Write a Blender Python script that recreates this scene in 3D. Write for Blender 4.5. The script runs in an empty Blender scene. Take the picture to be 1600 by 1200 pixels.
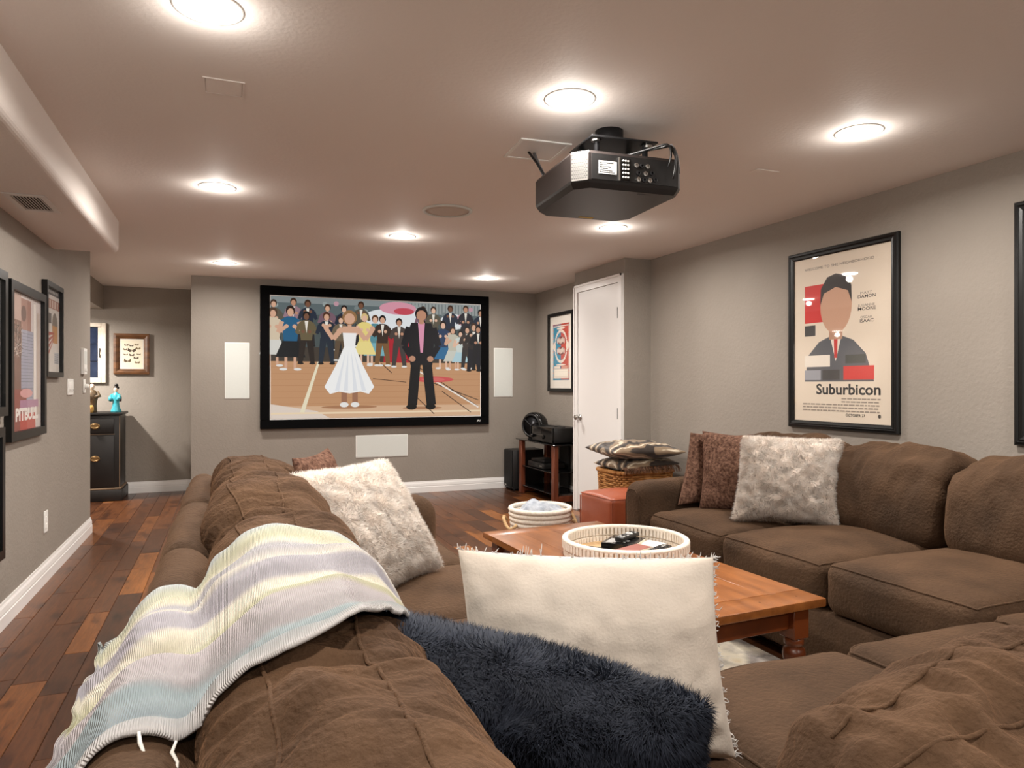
import bpy, bmesh, math, random
import numpy as np
from mathutils import Vector, Matrix, noise
from mathutils.bvhtree import BVHTree
R = math.radians
random.seed(7); rng = np.random.default_rng(7)
scn = bpy.context.scene
C = scn.collection
# ------------------------------------------------------------------ camera, world, exposure
cam_d = bpy.data.cameras.new('camera'); cam = bpy.data.objects.new('camera', cam_d); C.objects.link(cam)
cam.location = (0, 0, 1.2); cam.rotation_euler = (R(90), 0, -math.atan(445/1090))
cam_d.sensor_width = 36; cam_d.lens = 36*1090/1600; cam_d.shift_y = 1/1600; cam_d.clip_start = 0.02
scn.camera = cam
w = bpy.data.worlds.new('world'); scn.world = w; w.use_nodes = True
w.node_tree.nodes['Background'].inputs[0].default_value = (1.0, .93, .86, 1)
w.node_tree.nodes['Background'].inputs[1].default_value = 0.8  # ambient fill added, enters where the room is left open behind the camera
scn.view_settings.view_transform = 'Standard'; scn.view_settings.look = 'None'
scn.view_settings.gamma = 1; scn.view_settings.use_curve_mapping = False
scn.view_settings.exposure = 0.38
LAMP_W = 19.0          # power of each ceiling downlight

# ------------------------------------------------------------------ colour + materials
def lin(c):
    return tuple(((v/255)/12.92 if v/255 <= .04045 else ((v/255+.055)/1.055)**2.4) for v in c[:3]) + (1,)
MATS = {}
def new_mat(name):
    m = bpy.data.materials.new(name); m.use_nodes = True; MATS[name] = m
    return m, m.node_tree, m.node_tree.nodes['Principled BSDF']
def N(nt, t, **k):
    n = nt.nodes.new(t)
    for a, v in k.items():
        if a in n.inputs: n.inputs[a].default_value = v
        else: setattr(n, a, v)
    return n
def pmat(name, col, rough=.6, metal=0, c2=None, nscale=8, stretch=None, bump=0, bscale=60, spec=.5, sheen=0, coat=0, trans=0, detail=6, bdist=.01):
    m, nt, b = new_mat(name); L = nt.links.new
    b.inputs['Roughness'].default_value = rough; b.inputs['Metallic'].default_value = metal
    b.inputs['Specular IOR Level'].default_value = spec
    if sheen:
        b.inputs['Sheen Weight'].default_value = sheen; b.inputs['Sheen Tint'].default_value = lin([min(255, v*2.1) for v in col]); b.inputs['Sheen Roughness'].default_value = .45
    if coat: b.inputs['Coat Weight'].default_value = coat; b.inputs['Coat Roughness'].default_value = .15
    b.inputs['Base Color'].default_value = lin(col)
    tc = N(nt, 'ShaderNodeTexCoord'); mp = N(nt, 'ShaderNodeMapping')
    L(tc.outputs['Object'], mp.inputs['Vector'])
    if stretch: mp.inputs['Scale'].default_value = stretch
    if c2:
        n = N(nt, 'ShaderNodeTexNoise', Scale=nscale, Detail=detail); L(mp.outputs[0], n.inputs['Vector'])
        r = N(nt, 'ShaderNodeValToRGB'); r.color_ramp.elements[0].color = lin(col); r.color_ramp.elements[1].color = lin(c2)
        r.color_ramp.elements[0].position = .32; r.color_ramp.elements[1].position = .68
        L(n.outputs[0], r.inputs[0]); L(r.outputs[0], b.inputs['Base Color'])
    if bump:
        n2 = N(nt, 'ShaderNodeTexNoise', Scale=bscale, Detail=4); L(mp.outputs[0], n2.inputs['Vector'])
        bp = N(nt, 'ShaderNodeBump', Strength=bump, Distance=bdist); L(n2.outputs[0], bp.inputs['Height']); L(bp.outputs[0], b.inputs['Normal'])
    return m
pmat('wall', (146, 138, 129), .75, c2=(151, 143, 134), nscale=2, bump=.35, bscale=55, bdist=.008, spec=.3)
pmat('ceiling', (234, 226, 220), .7, bump=.2, bscale=60, bdist=.006, spec=.3)
pmat('trim', (238, 236, 234), .35)
pmat('door_paint', (236, 234, 232), .4)
pmat('black_frame', (9, 9, 9), .34, spec=.4)
pmat('black_matte', (14, 13, 13), .75)
pmat('velvet', (7, 7, 8), .95, spec=.1)
pmat('black_gloss', (12, 12, 13), .18)
pmat('black_plastic', (24, 23, 23), .42, bump=.05, bscale=400)
pmat('projector_body', (26, 21, 20), .38)
pmat('dark_metal', (52, 52, 54), .4, .8)
pmat('steel', (190, 188, 184), .3, 1)
pmat('white_plastic', (238, 237, 233), .4)
pmat('grille_white', (214, 217, 212), .6, c2=(208, 212, 208), nscale=300, bump=.15, bscale=900, bdist=.002)
pmat('grille_ceiling', (196, 186, 176), .7, bump=.2, bscale=900, bdist=.002)
pmat('duct_white', (228, 224, 220), .5)
pmat('sofa', (56, 42, 31), .85, c2=(82, 62, 46), nscale=4, bump=.7, bscale=85, bdist=.008, spec=.15, sheen=.6, detail=9)
pmat('sofa_quilt', (60, 44, 32), .85, c2=(88, 66, 48), nscale=6, bump=.8, bscale=95, bdist=.008, spec=.15, sheen=.6, detail=9)
pmat('chenille', (70, 47, 38), .9, c2=(128, 98, 82), nscale=70, bump=.7, bscale=160, bdist=.006, spec=.1, sheen=.3, detail=3)
pmat('fur_white', (250, 240, 230), .8, c2=(255, 249, 242), nscale=30, spec=.2)
pmat('fur_white_under', (250, 238, 228), .9, spec=.1)
pmat('fur_navy', (46, 51, 63), .62, c2=(64, 70, 84), nscale=9, spec=.35)
pmat('fur_navy_under', (18, 20, 25), .9, spec=.1)
pmat('linen', (212, 200, 186), .9, c2=(222, 212, 199), nscale=6, bump=.35, bscale=180, bdist=.003, spec=.1, sheen=.15)
pmat('sherpa_grey', (176, 176, 178), .95, c2=(222, 222, 222), nscale=60, bump=.8, bscale=120)
pmat('thread_white', (232, 228, 220), .9)
pmat('table_wood', (122, 70, 30), .32, c2=(154, 94, 46), nscale=4, stretch=(6, 1, 6), bump=.08, bscale=30, coat=.25)
pmat('table_dark', (92, 42, 16), .35, c2=(122, 60, 24), nscale=6, coat=.2)
pmat('cherry', (88, 40, 22), .4, c2=(122, 62, 36), nscale=5, stretch=(3, 3, .6))
pmat('smoked_glass', (14, 15, 17), .06, spec=.7)
pmat('leather', (140, 66, 38), .42, c2=(158, 80, 50), nscale=5, bump=.2, bscale=90, bdist=.003)
pmat('wicker', (150, 96, 48), .6, c2=(196, 142, 84), nscale=18, spec=.3)
pmat('wicker_dark', (84, 50, 24), .7)
pmat('rope_white', (240, 232, 220), .9, c2=(228, 216, 200), nscale=60, bump=.3, bscale=140)
pmat('rope_tan', (176, 140, 96), .9, c2=(206, 176, 134), nscale=40)
pmat('blue_blanket', (150, 158, 170), .95, c2=(186, 192, 200), nscale=30, bump=.6, bscale=80)
pmat('rug_cream', (206, 198, 184), .95, c2=(150, 142, 134), nscale=5, bump=.8, bscale=220, detail=9)
pmat('cabinet_black', (16, 14, 13), .45, c2=(26, 22, 20), nscale=6)
pmat('cabinet_edge', (120, 98, 76), .5)
pmat('brass', (150, 122, 84), .35, .9)
pmat('walnut', (70, 42, 20), .45, c2=(112, 72, 38), nscale=9, stretch=(1, 1, 3), bump=.2, bscale=30)
pmat('old_white', (226, 216, 202), .6, c2=(204, 190, 172), nscale=12, bump=.2, bscale=40)
pmat('night_glass', (22, 30, 48), .08, c2=(48, 58, 80), nscale=5)
pmat('paper', (236, 226, 206), .8)
pmat('mat_board', (228, 222, 212), .85)
pmat('skin_tone', (226, 200, 178), .5)
pmat('kimono', (36, 130, 148), .4, c2=(70, 176, 186), nscale=60)
pmat('kimono_dark', (48, 30, 44), .5)
pmat('robe_brown', (72, 58, 40), .5, c2=(104, 84, 58), nscale=50)
pmat('amber', (206, 146, 66), .45, c2=(228, 180, 104), nscale=40)
pmat('hair_black', (16, 13, 13), .4)
pmat('book_red', (150, 84, 72), .5)
pmat('book_green', (70, 96, 84), .5)
pmat('label_white', (226, 226, 224), .6)
pmat('yellow_label', (200, 170, 60), .6)
pmat('cable', (16, 16, 17), .5)
pmat('cable_grey', (120, 120, 122), .4)
pmat('subfloor', (40, 22, 12), .8)
# fur lets light through its strands
for nm, k_ in (('fur_white', .5), ('fur_navy', .25)):
    nt = MATS[nm].node_tree; b = nt.nodes['Principled BSDF']; tl_ = N(nt, 'ShaderNodeBsdfTranslucent'); mx_ = N(nt, 'ShaderNodeMixShader'); mx_.inputs[0].default_value = k_
    nt.links.new(b.inputs['Base Color'].links[0].from_socket, tl_.inputs['Color']); nt.links.new(b.outputs[0], mx_.inputs[1]); nt.links.new(tl_.outputs[0], mx_.inputs[2]); nt.links.new(mx_.outputs[0], nt.nodes['Material Output'].inputs['Surface'])
# zebra-swirl pillow
m, nt, b = new_mat('swirl'); L = nt.links.new
tc = N(nt, 'ShaderNodeTexCoord'); wv = N(nt, 'ShaderNodeTexWave', wave_type='RINGS', Scale=3.4, Distortion=10.0, Detail=1.5); wv.inputs['Detail Scale'].default_value = .8
rp = N(nt, 'ShaderNodeValToRGB'); rp.color_ramp.elements[0].color = lin((40, 30, 24)); rp.color_ramp.elements[0].position = .38
rp.color_ramp.elements[1].color = lin((128, 108, 86)); rp.color_ramp.elements[1].position = .5
e = rp.color_ramp.elements.new(.93); e.color = lin((140, 120, 96)); e = rp.color_ramp.elements.new(.98); e.color = lin((214, 200, 178))
L(tc.outputs['Object'], wv.inputs['Vector']); L(wv.outputs[0], rp.inputs[0]); L(rp.outputs[0], b.inputs['Base Color'])
b.inputs['Roughness'].default_value = .5; b.inputs['Sheen Weight'].default_value = .2
# floor planks: each plank its own tone, long grain, dark knots
m, nt, b = new_mat('plank'); L = nt.links.new
tc = N(nt, 'ShaderNodeTexCoord'); oi = N(nt, 'ShaderNodeObjectInfo'); ge = N(nt, 'ShaderNodeNewGeometry')
ad = N(nt, 'ShaderNodeMath', operation='ADD'); L(oi.outputs['Random'], ad.inputs[0]); L(ge.outputs['Random Per Island'], ad.inputs[1])
fr = N(nt, 'ShaderNodeMath', operation='FRACT'); L(ad.outputs[0], fr.inputs[0])
off = N(nt, 'ShaderNodeVectorMath', operation='SCALE'); off.inputs[0].default_value = (37, 53, 11); L(fr.outputs[0], off.inputs['Scale'])
va = N(nt, 'ShaderNodeVectorMath', operation='ADD'); L(tc.outputs['Object'], va.inputs[0]); L(off.outputs[0], va.inputs[1])
mp = N(nt, 'ShaderNodeMapping'); mp.inputs['Scale'].default_value = (16, 1.6, 6); L(va.outputs[0], mp.inputs[0])
gn = N(nt, 'ShaderNodeTexNoise', Scale=3.0, Detail=9.0, Roughness=.65, Distortion=1.2); L(mp.outputs[0], gn.inputs['Vector'])
mp2 = N(nt, 'ShaderNodeMapping'); mp2.inputs['Scale'].default_value = (5, 2.2, 3); L(va.outputs[0], mp2.inputs[0])
kn = N(nt, 'ShaderNodeTexNoise', Scale=1.6, Detail=3.0); L(mp2.outputs[0], kn.inputs['Vector'])
base = N(nt, 'ShaderNodeValToRGB'); cr = base.color_ramp
cr.elements[0].color = lin((74, 43, 25)); cr.elements[1].color = lin((158, 98, 46))
for p, c in ((.4, (90, 53, 30)), (.75, (106, 63, 34)), (.9, (126, 76, 38))): e = cr.elements.new(p); e.color = lin(c)
L(fr.outputs[0], base.inputs[0])
gr = N(nt, 'ShaderNodeValToRGB'); gr.color_ramp.elements[0].position = .3; gr.color_ramp.elements[0].color = (.45, .42, .4, 1); gr.color_ramp.elements[1].position = .7; gr.color_ramp.elements[1].color = (1.2, 1.2, 1.2, 1)
L(gn.outputs[0], gr.inputs[0])
mx = N(nt, 'ShaderNodeMix', data_type='RGBA', blend_type='MULTIPLY'); mx.inputs[0].default_value = 1; L(base.outputs[0], mx.inputs[6]); L(gr.outputs[0], mx.inputs[7])
kr = N(nt, 'ShaderNodeValToRGB'); kr.color_ramp.elements[0].position = .33; kr.color_ramp.elements[0].color = (.35, .3, .28, 1); kr.color_ramp.elements[1].position = .45; kr.color_ramp.elements[1].color = (1, 1, 1, 1)
L(kn.outputs[0], kr.inputs[0])
mx2 = N(nt, 'ShaderNodeMix', data_type='RGBA', blend_type='MULTIPLY'); mx2.inputs[0].default_value = .8; L(mx.outputs[2], mx2.inputs[6]); L(kr.outputs[0], mx2.inputs[7])
L(mx2.outputs[2], b.inputs['Base Color'])
b.inputs['Roughness'].default_value = .3
bp = N(nt, 'ShaderNodeBump', Strength=.25, Distance=.006); L(kn.outputs[0], bp.inputs['Height']); L(bp.outputs[0], b.inputs['Normal'])
# clear picture glass
m, nt, b = new_mat('clear_glass'); nt.nodes.remove(b); L = nt.links.new
out = nt.nodes['Material Output']; tr = N(nt, 'ShaderNodeBsdfTransparent'); gl = N(nt, 'ShaderNodeBsdfGlossy'); gl.inputs['Roughness'].default_value = .02
lw = N(nt, 'ShaderNodeFresnel', IOR=1.5); ms = N(nt, 'ShaderNodeMixShader'); bf = N(nt, 'ShaderNodeNewGeometry'); sb = N(nt, 'ShaderNodeMath', operation='SUBTRACT'); sb.inputs[0].default_value = 1; L(bf.outputs['Backfacing'], sb.inputs[1]); ml = N(nt, 'ShaderNodeMath', operation='MULTIPLY'); L(lw.outputs[0], ml.inputs[0]); L(sb.outputs[0], ml.inputs[1]); L(ml.outputs[0], ms.inputs[0]); L(tr.outputs[0], ms.inputs[1]); L(gl.outputs[0], ms.inputs[2]); L(ms.outputs[0], out.inputs['Surface'])
# prints (face colours) and emitters
def attr_mat(name, emit):
    m, nt, b = new_mat(name); a = N(nt, 'ShaderNodeAttribute', attribute_name='Col')
    if emit:
        b.inputs['Base Color'].default_value = (.02, .02, .02, 1)
        nt.links.new(a.outputs['Color'], b.inputs['Emission Color']); b.inputs['Emission Strength'].default_value = emit; b.inputs['Specular IOR Level'].default_value = 0
    else:
        nt.links.new(a.outputs['Color'], b.inputs['Base Color'])
    b.inputs['Roughness'].default_value = .6
    return m
attr_mat('print', 0); attr_mat('projected_image', .66)
m, nt, b = new_mat('lamp_lens'); b.inputs['Emission Color'].default_value = (1, .96, .9, 1); b.inputs['Emission Strength'].default_value = 14
# blanket stripes use uv.y (across the stripes)
m, nt, b = new_mat('throw_knit'); L = nt.links.new
uv = N(nt, 'ShaderNodeUVMap'); sp = N(nt, 'ShaderNodeSeparateXYZ'); L(uv.outputs[0], sp.inputs[0])
rp = N(nt, 'ShaderNodeValToRGB'); rp.color_ramp.interpolation = 'LINEAR'
ST = [(0, (196, 192, 190)), (.10, (128, 142, 148)), (.21, (156, 170, 174)), (.235, (168, 162, 164)), (.38, (192, 184, 186)), (.42, (188, 184, 152)), (.51, (198, 196, 164)), (.55, (232, 226, 206)), (.60, (234, 228, 210)), (.63, (180, 176, 184)), (.71, (184, 180, 188)), (.74, (226, 220, 208)), (.80, (190, 187, 192)), (.86, (188, 186, 190)), (.885, (236, 230, 210)), (.92, (212, 210, 180)), (.97, (206, 208, 188)), (1, (200, 206, 208))]
cr = rp.color_ramp; cr.elements[0].color = lin(ST[0][1]); cr.elements[1].color = lin(ST[-1][1])
for p, c in ST[1:-1]: e = cr.elements.new(p); e.color = lin(c)
L(sp.outputs[1], rp.inputs[0]); L(rp.outputs[0], b.inputs['Base Color'])
mp = N(nt, 'ShaderNodeMapping'); mp.inputs['Scale'].default_value = (70, 12, 1); L(uv.outputs[0], mp.inputs[0])
wv = N(nt, 'ShaderNodeTexWave', Scale=1.6, Distortion=1.0, Detail=2.0); L(mp.outputs[0], wv.inputs['Vector'])
bp = N(nt, 'ShaderNodeBump', Strength=.7, Distance=.004); L(wv.outputs[0], bp.inputs['Height']); L(bp.outputs[0], b.inputs['Normal'])
b.inputs['Roughness'].default_value = .95; b.inputs['Sheen Weight'].default_value = .2; b.inputs['Specular IOR Level'].default_value = .1

# ------------------------------------------------------------------ mesh helpers
def mesh(name, v, f, mat, parent=None, loc=(0, 0, 0), rz=0, smooth=False, rot=None):
    me = bpy.data.meshes.new(name); me.from_pydata([tuple(p) for p in v], [], f); me.update()
    if mat: me.materials.append(MATS[mat])
    if smooth: me.polygons.foreach_set('use_smooth', [True]*len(me.polygons))
    return link(name, me, parent, loc, rz, rot)
def link(name, me, parent=None, loc=(0, 0, 0), rz=0, rot=None):
    o = bpy.data.objects.new(name, me); C.objects.link(o)
    o.location = loc; o.rotation_euler = rot if rot else (0, 0, rz)
    if parent: o.parent = parent
    return o
def thing(name, label, cat, loc=(0, 0, 0), rz=0, group=None, rot=None):
    o = bpy.data.objects.new(name, None); o.empty_display_size = .1; C.objects.link(o); o.location = loc
    o.rotation_euler = rot if rot else (0, 0, rz)
    return tag(o, label, cat, group)
def tag(o, label, cat, group=None):
    o['label'] = label; o['category'] = cat
    if group: o['group'] = group
    return o
def struct(o): o['kind'] = 'structure'; return o
def join(*ms):
    v, f = [], []
    for a, b_ in ms:
        k = len(v); v += list(a); f += [tuple(i+k for i in q) for q in b_]
    return v, f
def box(x0, x1, y0, y1, z0, z1):
    v = [(x, y, z) for z in (z0, z1) for y in (y0, y1) for x in (x0, x1)]
    return v, [(0, 2, 3, 1), (4, 5, 7, 6), (0, 1, 5, 4), (2, 6, 7, 3), (0, 4, 6, 2), (1, 3, 7, 5)]
def bm_mesh(name, bm, mat, parent, loc, rz, smooth, rot=None):
    me = bpy.data.meshes.new(name); bm.to_mesh(me); bm.free()
    if mat: me.materials.append(MATS[mat])
    if smooth:
        me.polygons.foreach_set('use_smooth', [True]*len(me.polygons))
        me.set_sharp_from_angle(angle=R(40))
    return link(name, me, parent, loc, rz, rot)
def bbox(name, x0, x1, y0, y1, z0, z1, mat, parent=None, bev=.004, seg=2, loc=(0, 0, 0), rz=0, rot=None):
    bm = bmesh.new(); v, f = box(x0, x1, y0, y1, z0, z1)
    vs = [bm.verts.new(p) for p in v]
    for q in f: bm.faces.new([vs[i] for i in q])
    bmesh.ops.bevel(bm, geom=bm.edges[:], offset=bev, segments=seg, affect='EDGES', profile=.5)
    return bm_mesh(name, bm, mat, parent, loc, rz, True, rot)
def lathe(prof, n=32, sx=1, sy=1):
    v, f = [], []
    for r, z in prof:
        for k in range(n):
            a = 2*math.pi*k/n; v.append((r*math.cos(a)*sx, r*math.sin(a)*sy, z))
    for i in range(len(prof)-1):
        for k in range(n):
            f.append((i*n+k, i*n+(k+1) % n, (i+1)*n+(k+1) % n, (i+1)*n+k))
    f.append(tuple(reversed(range(n)))); f.append(tuple((len(prof)-1)*n+k for k in range(n)))
    return v, f
def tube(pts, r, n=8, closed=False):
    pts = [Vector(p) for p in pts]; v, f = [], []; m_ = len(pts); up = None
    for i, p in enumerate(pts):
        a = pts[(i-1) % m_] if closed or i > 0 else p; c = pts[(i+1) % m_] if closed or i < m_-1 else p
        t = (c-a).normalized() if (c-a).length > 1e-9 else Vector((0, 0, 1))
        if up is None: up = Vector((0, 0, 1)) if abs(t.z) < .9 else Vector((1, 0, 0))
        s = t.cross(up)
        s = s.normalized() if s.length > 1e-6 else t.orthogonal().normalized()
        up = s.cross(t).normalized(); rr = r[i] if isinstance(r, (list, tuple)) else r
        for k in range(n):
            q = 2*math.pi*k/n; v.append(p + s*math.cos(q)*rr + up*math.sin(q)*rr)
    for i in range(m_ if closed else m_-1):
        j = (i+1) % m_
        for k in range(n): f.append((i*n+k, i*n+(k+1) % n, j*n+(k+1) % n, j*n+k))
    if not closed: f.append(tuple(reversed(range(n)))); f.append(tuple((m_-1)*n+k for k in range(n)))
    return v, f
def prism(poly, y0, y1):
    """polygon in x,z extruded along y"""
    n = len(poly); v = [(x, y0, z) for x, z in poly] + [(x, y1, z) for x, z in poly]
    f = [tuple(range(n)), tuple(reversed(range(n, 2*n)))] + [(i, i+n, (i+1) % n+n, (i+1) % n) for i in range(n)]
    return v, f
def grid_faces(nu, nv, wrap_u=False):
    f = []
    for i in range(nu if wrap_u else nu-1):
        for j in range(nv-1):
            a, b_ = i, (i+1) % nu
            f.append((a*nv+j, b_*nv+j, b_*nv+j+1, a*nv+j+1))
    return f
def fbm(p, o=3): return noise.fractal(Vector(p), 1.0, 2.0, o)

# flat printed pictures: polygons in a unit square, painted back to front
class Paint:
    def __init__(s, bg): s.p = []; s.poly([(0, 0), (1, 0), (1, 1), (0, 1)], bg)
    def poly(s, pts, c): s.p.append((list(pts), None, c)); return s
    def rect(s, x0, y0, x1, y1, c): return s.poly([(x0, y0), (x1, y0), (x1, y1), (x0, y1)], c)
    def ell(s, x, y, rx, ry, c, n=18): return s.poly([(x+rx*math.cos(2*math.pi*k/n), y+ry*math.sin(2*math.pi*k/n)) for k in range(n)], c)
    def line(s, x0, y0, x1, y1, t, c, asp=1):
        dx, dy = (x1-x0)*asp, y1-y0; l = math.hypot(dx, dy) or 1; nx, ny = -dy/l*t/2/asp, dx/l*t/2
        return s.poly([(x0-nx, y0-ny), (x1-nx, y1-ny), (x1+nx, y1+ny), (x0+nx, y0+ny)], c)
    def text(s, body, x, y, h, wd, c, bold=0, shear=0):
        """text centred on x with its baseline at y, letters h high and wd wide overall"""
        cu = bpy.data.curves.new('t', 'FONT'); cu.body = body; cu.offset = bold; cu.resolution_u = 3
        ob = bpy.data.objects.new('t', cu); C.objects.link(ob); bpy.context.view_layer.update()
        me = bpy.data.meshes.new_from_object(ob)
        co = np.array([v.co[:2] for v in me.vertices]); mn, mxx = co.min(0), co.max(0)
        capy = max(mxx[1], .4)
        co = np.stack([(co[:, 0]-(mn[0]+mxx[0])/2)/(mxx[0]-mn[0])*wd + x, co[:, 1]/capy*h + y], 1)
        s.p.append((co.tolist(), [tuple(p.vertices) for p in me.polygons], c))
        bpy.data.objects.remove(ob); bpy.data.meshes.remove(me); bpy.data.curves.remove(cu)
        return s
    def build(s, name, W, H, parent, mat, x0, z0, y):
        v, f, col = [], [], []
        for i, (pts, fs, c) in enumerate(s.p):
            k = len(v); yy = y - .000014*i
            v += [(x0+px*W, yy, z0+pz*H) for px, pz in pts]
            for q in (fs or [tuple(range(len(pts)))]): f.append(tuple(j+k for j in q)); col.append(lin(c))
        o = mesh(name, v, f, mat, parent)
        a = o.data.color_attributes.new('Col', 'FLOAT_COLOR', 'CORNER')
        buf = []
        for p in o.data.polygons: buf += list(col[p.index])*p.loop_total
        a.data.foreach_set('color', buf)
        return o

# picture frame in local space: viewer at -y, x right, z up, origin = centre on the wall
def frame(name, label, loc, rz, w_, h_, bar, depth, mat, steps=None, paint=None, matw=None, glass=True, cat='picture', group=None, pic='poster'):
    t = thing(name, label, cat, loc, rz, group)
    st = steps or [(0, 0), (0, depth), (bar, depth), (bar, depth*.5)]
    def corner(k, off):
        sx, sz = ((-1, -1), (1, -1), (1, 1), (-1, 1))[k]
        return sx*(w_/2-off), sz*(h_/2-off)
    for k in range(4):
        v, f = [], []; n = len(st)
        for kk in (k, (k+1) % 4):
            for off, d in st:
                x, z = corner(kk, off); v.append((x, -d-.002, z))
        for i in range(n-1): f.append((i, n+i, n+i+1, i+1))
        f += [tuple(range(n)), tuple(reversed(range(n, 2*n)))]
        mesh('frame_rail', v, f, mat, t)
    iw, ih = w_/2-bar, h_/2-bar
    mesh('backing_board', *box(-iw-.004, iw+.004, -.010, -.002, -ih-.004, ih+.004), 'black_matte', t)
    pw, ph = iw, ih
    if matw:
        mesh('mat_board', *box(-iw, iw, -.0125, -.0102, -ih, ih), 'mat_board', t); pw, ph = iw-matw[0], ih-matw[1]
    if paint: paint.build(pic, 2*pw, 2*ph, t, 'print', -pw, -ph, -.0130)
    if glass: mesh('glass_pane', *box(-iw, iw, -.0205, -.0185, -ih, ih), 'clear_glass', t)
    return t

# ================================================================== THE SETTING
XL, XR, FY, HY, CH, XJ = -1.03, 3.39, 7.57, 8.72, 2.28, 3.13
BY = -2.6
floor = struct(mesh('floor', *box(-2.6, XR+.1, BY-.1, HY+.1, -.12, -.012), 'subfloor'))
plank_cache = {}
def plank_mesh(w_, l_):
    k = (round(w_, 3), round(l_, 2))
    if k not in plank_cache:
        e_ = .0022
        v = [(-w_/2+.0008, -l_/2+.0008, -.012), (w_/2-.0008, -l_/2+.0008, -.012), (w_/2-.0008, l_/2-.0008, -.012), (-w_/2+.0008, l_/2-.0008, -.012)]
        v += [(x, y, -e_) for x, y, _ in v[:4]]
        v += [(math.copysign(abs(x)-e_, x), math.copysign(abs(y)-e_, y), 0) for x, y, _ in v[:4]]
        f = [(8, 9, 10, 11)] + [(i+o_, (i+1) % 4+o_, (i+1) % 4+4+o_, i+4+o_) for o_ in (0, 4) for i in range(4)]
        me = bpy.data.meshes.new('plank'); me.from_pydata(v, [], f); me.materials.append(MATS['plank']); plank_cache[k] = me
    return plank_cache[k]
rest = []; x = -2.5; PL = [.45, .6, .75, .9, 1.1, 1.3]; npl = 0
while x < XR:
    w_ = random.choice([.1, .125, .125, .15]); w_ = min(w_, XR-x) if XR-x > .03 else .03
    xc = x+w_/2
    y0, y1 = (6.56, HY) if xc < XL else ((BY, HY) if xc < -.33 else (BY, FY))
    y = y0 - random.random()*.8
    while y < y1:
        l_ = random.choice(PL); a, c = max(y, y0), min(y+l_, y1)
        if c-a > .04:
            l2 = round(c-a, 2); yc = (a+c)/2
            vis = (-1.25 < xc < -.1 and c > .9) or (xc > .8 and c > 3.3)
            if vis:
                link('plank', plank_mesh(w_, l2), floor, (xc, yc, 0)); npl += 1
            else:
                me = plank_mesh(w_, l2)
                rest.append(([(v.co.x+xc, v.co.y+yc, v.co.z) for v in me.vertices], [tuple(p.vertices) for p in me.polygons]))
        y += l_
    x += w_
o = mesh('plank', *join(*rest), 'plank', floor); o['kind'] = 'stuff'
struct(mesh('ceiling', *box(-2.6, XR+.1, BY-.1, HY+.1, CH, CH+.1), 'ceiling'))
struct(mesh('wall_left', *box(XL-.12, XL, BY, 6.54, 0, CH), 'wall'))
struct(mesh('wall_right', *box(XR, XR+.1, BY, FY, 0, CH), 'wall'))
struct(mesh('wall_front', *join(box(-.33, XR+.1, FY, FY+.1, 0, CH), box(-.33, -.2, FY+.1, HY, 0, CH)), 'wall'))
struct(mesh('wall_hall', *join(box(-2.6, -.2, HY, HY+.1, 0, CH), box(-2.6, -2.5, 6.54, HY, 0, CH), box(-2.5, XL-.12, 6.44, 6.54, 0, CH)), 'wall'))
struct(mesh('wall_closet', *box(XJ, XR, 5.13, 6.05, 0, CH), 'wall'))
# soffit along the left wall with a bull-nosed lower edge
r = .035; xs = -.665
prof = [(XL, CH), (XL, 2.07)] + [(xs-r+r*math.sin(R(a)), 2.07+r-r*math.cos(R(a))) for a in range(0, 91, 15)] + [(xs, CH)]
struct(mesh('ceiling_soffit', *prism(prof, BY, 5.26), 'ceiling', smooth=False))
struct(mesh('ceiling_hall', *box(-2.5, -1.25, 6.54, HY, 2.02, CH), 'wall'))
# baseboards: stepped profile, thickness then height
BP = [(0, 0), (.016, 0), (.016, .062), (.013, .066), (.013, .072), (.0145, .075), (.011, .1), (.006, .112), (.004, .125), (0, .125)]
def baseboard(name, x0, y0, x1, y1):
    d = Vector((x1-x0, y1-y0)); l_ = d.length; d.normalize(); nx, ny = d.y, -d.x
    v, f = [], []; n = len(BP)
    for s_ in (0, l_):
        for t, z in BP: v.append((x0+d.x*s_+nx*t, y0+d.y*s_+ny*t, z))
    f = [(i, i+1, n+i+1, n+i) for i in range(n-1)] + [tuple(range(n)), tuple(range(n, 2*n))]
    struct(mesh(name, v, f, 'trim'))
baseboard('baseboard_left', XL, BY, XL, 6.54)
baseboard('baseboard_left_end', XL, 6.54, XL-.12, 6.54)
baseboard('baseboard_front', -.33, FY, XR, FY)
baseboard('baseboard_hall', -2.5, HY, -.33, HY)
baseboard('baseboard_hall_side', -.33, HY, -.33, FY)
baseboard('baseboard_right', XR, FY, XR, 6.05)
baseboard('baseboard_closet', XJ, 5.13, XR, 5.13)
# closet door with casing on the jut (local: viewer at -y)
d = struct(mesh('door_1', *box(-.371, .371, -.012, .0, .012, 2.078), 'door_paint', loc=(XJ, 5.587, 0), rz=R(-90)))
kb = mesh('door_knob', *lathe([(.001, 0), (.03, 0), (.031, .004), (.012, .008), (.011, .03), (.022, .036), (.027, .046), (.026, .056), (.016, .063), (.001, .064)], 24), 'steel', d, (-.325, -.012, .89), smooth=True, rot=(R(90), 0, 0))
for z in (.95, 1.82):
    h = mesh('hinge', *join(box(.362, .376, -.016, -.0125, z-.045, z+.045), tube([(.375, -.019, z-.047), (.375, -.019, z+.047)], .006)), 'dark_metal', d)
t = struct(mesh('trim_1', *box(-.443, -.375, -.022, .0, 0, 2.082), 'trim', loc=(XJ, 5.587, 0), rz=R(-90)))
def cas(x0, x1, z0, z1, nm, par): mesh(nm, *join(box(x0, x1, -.018, -.0005, z0, z1)), 'trim', par)
mesh('casing', *box(.375, .443, -.022, .0, 0, 2.082), 'trim', t)
mesh('casing', *box(-.443, .443, -.022, .0, 2.082, 2.15), 'trim', t)
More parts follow.
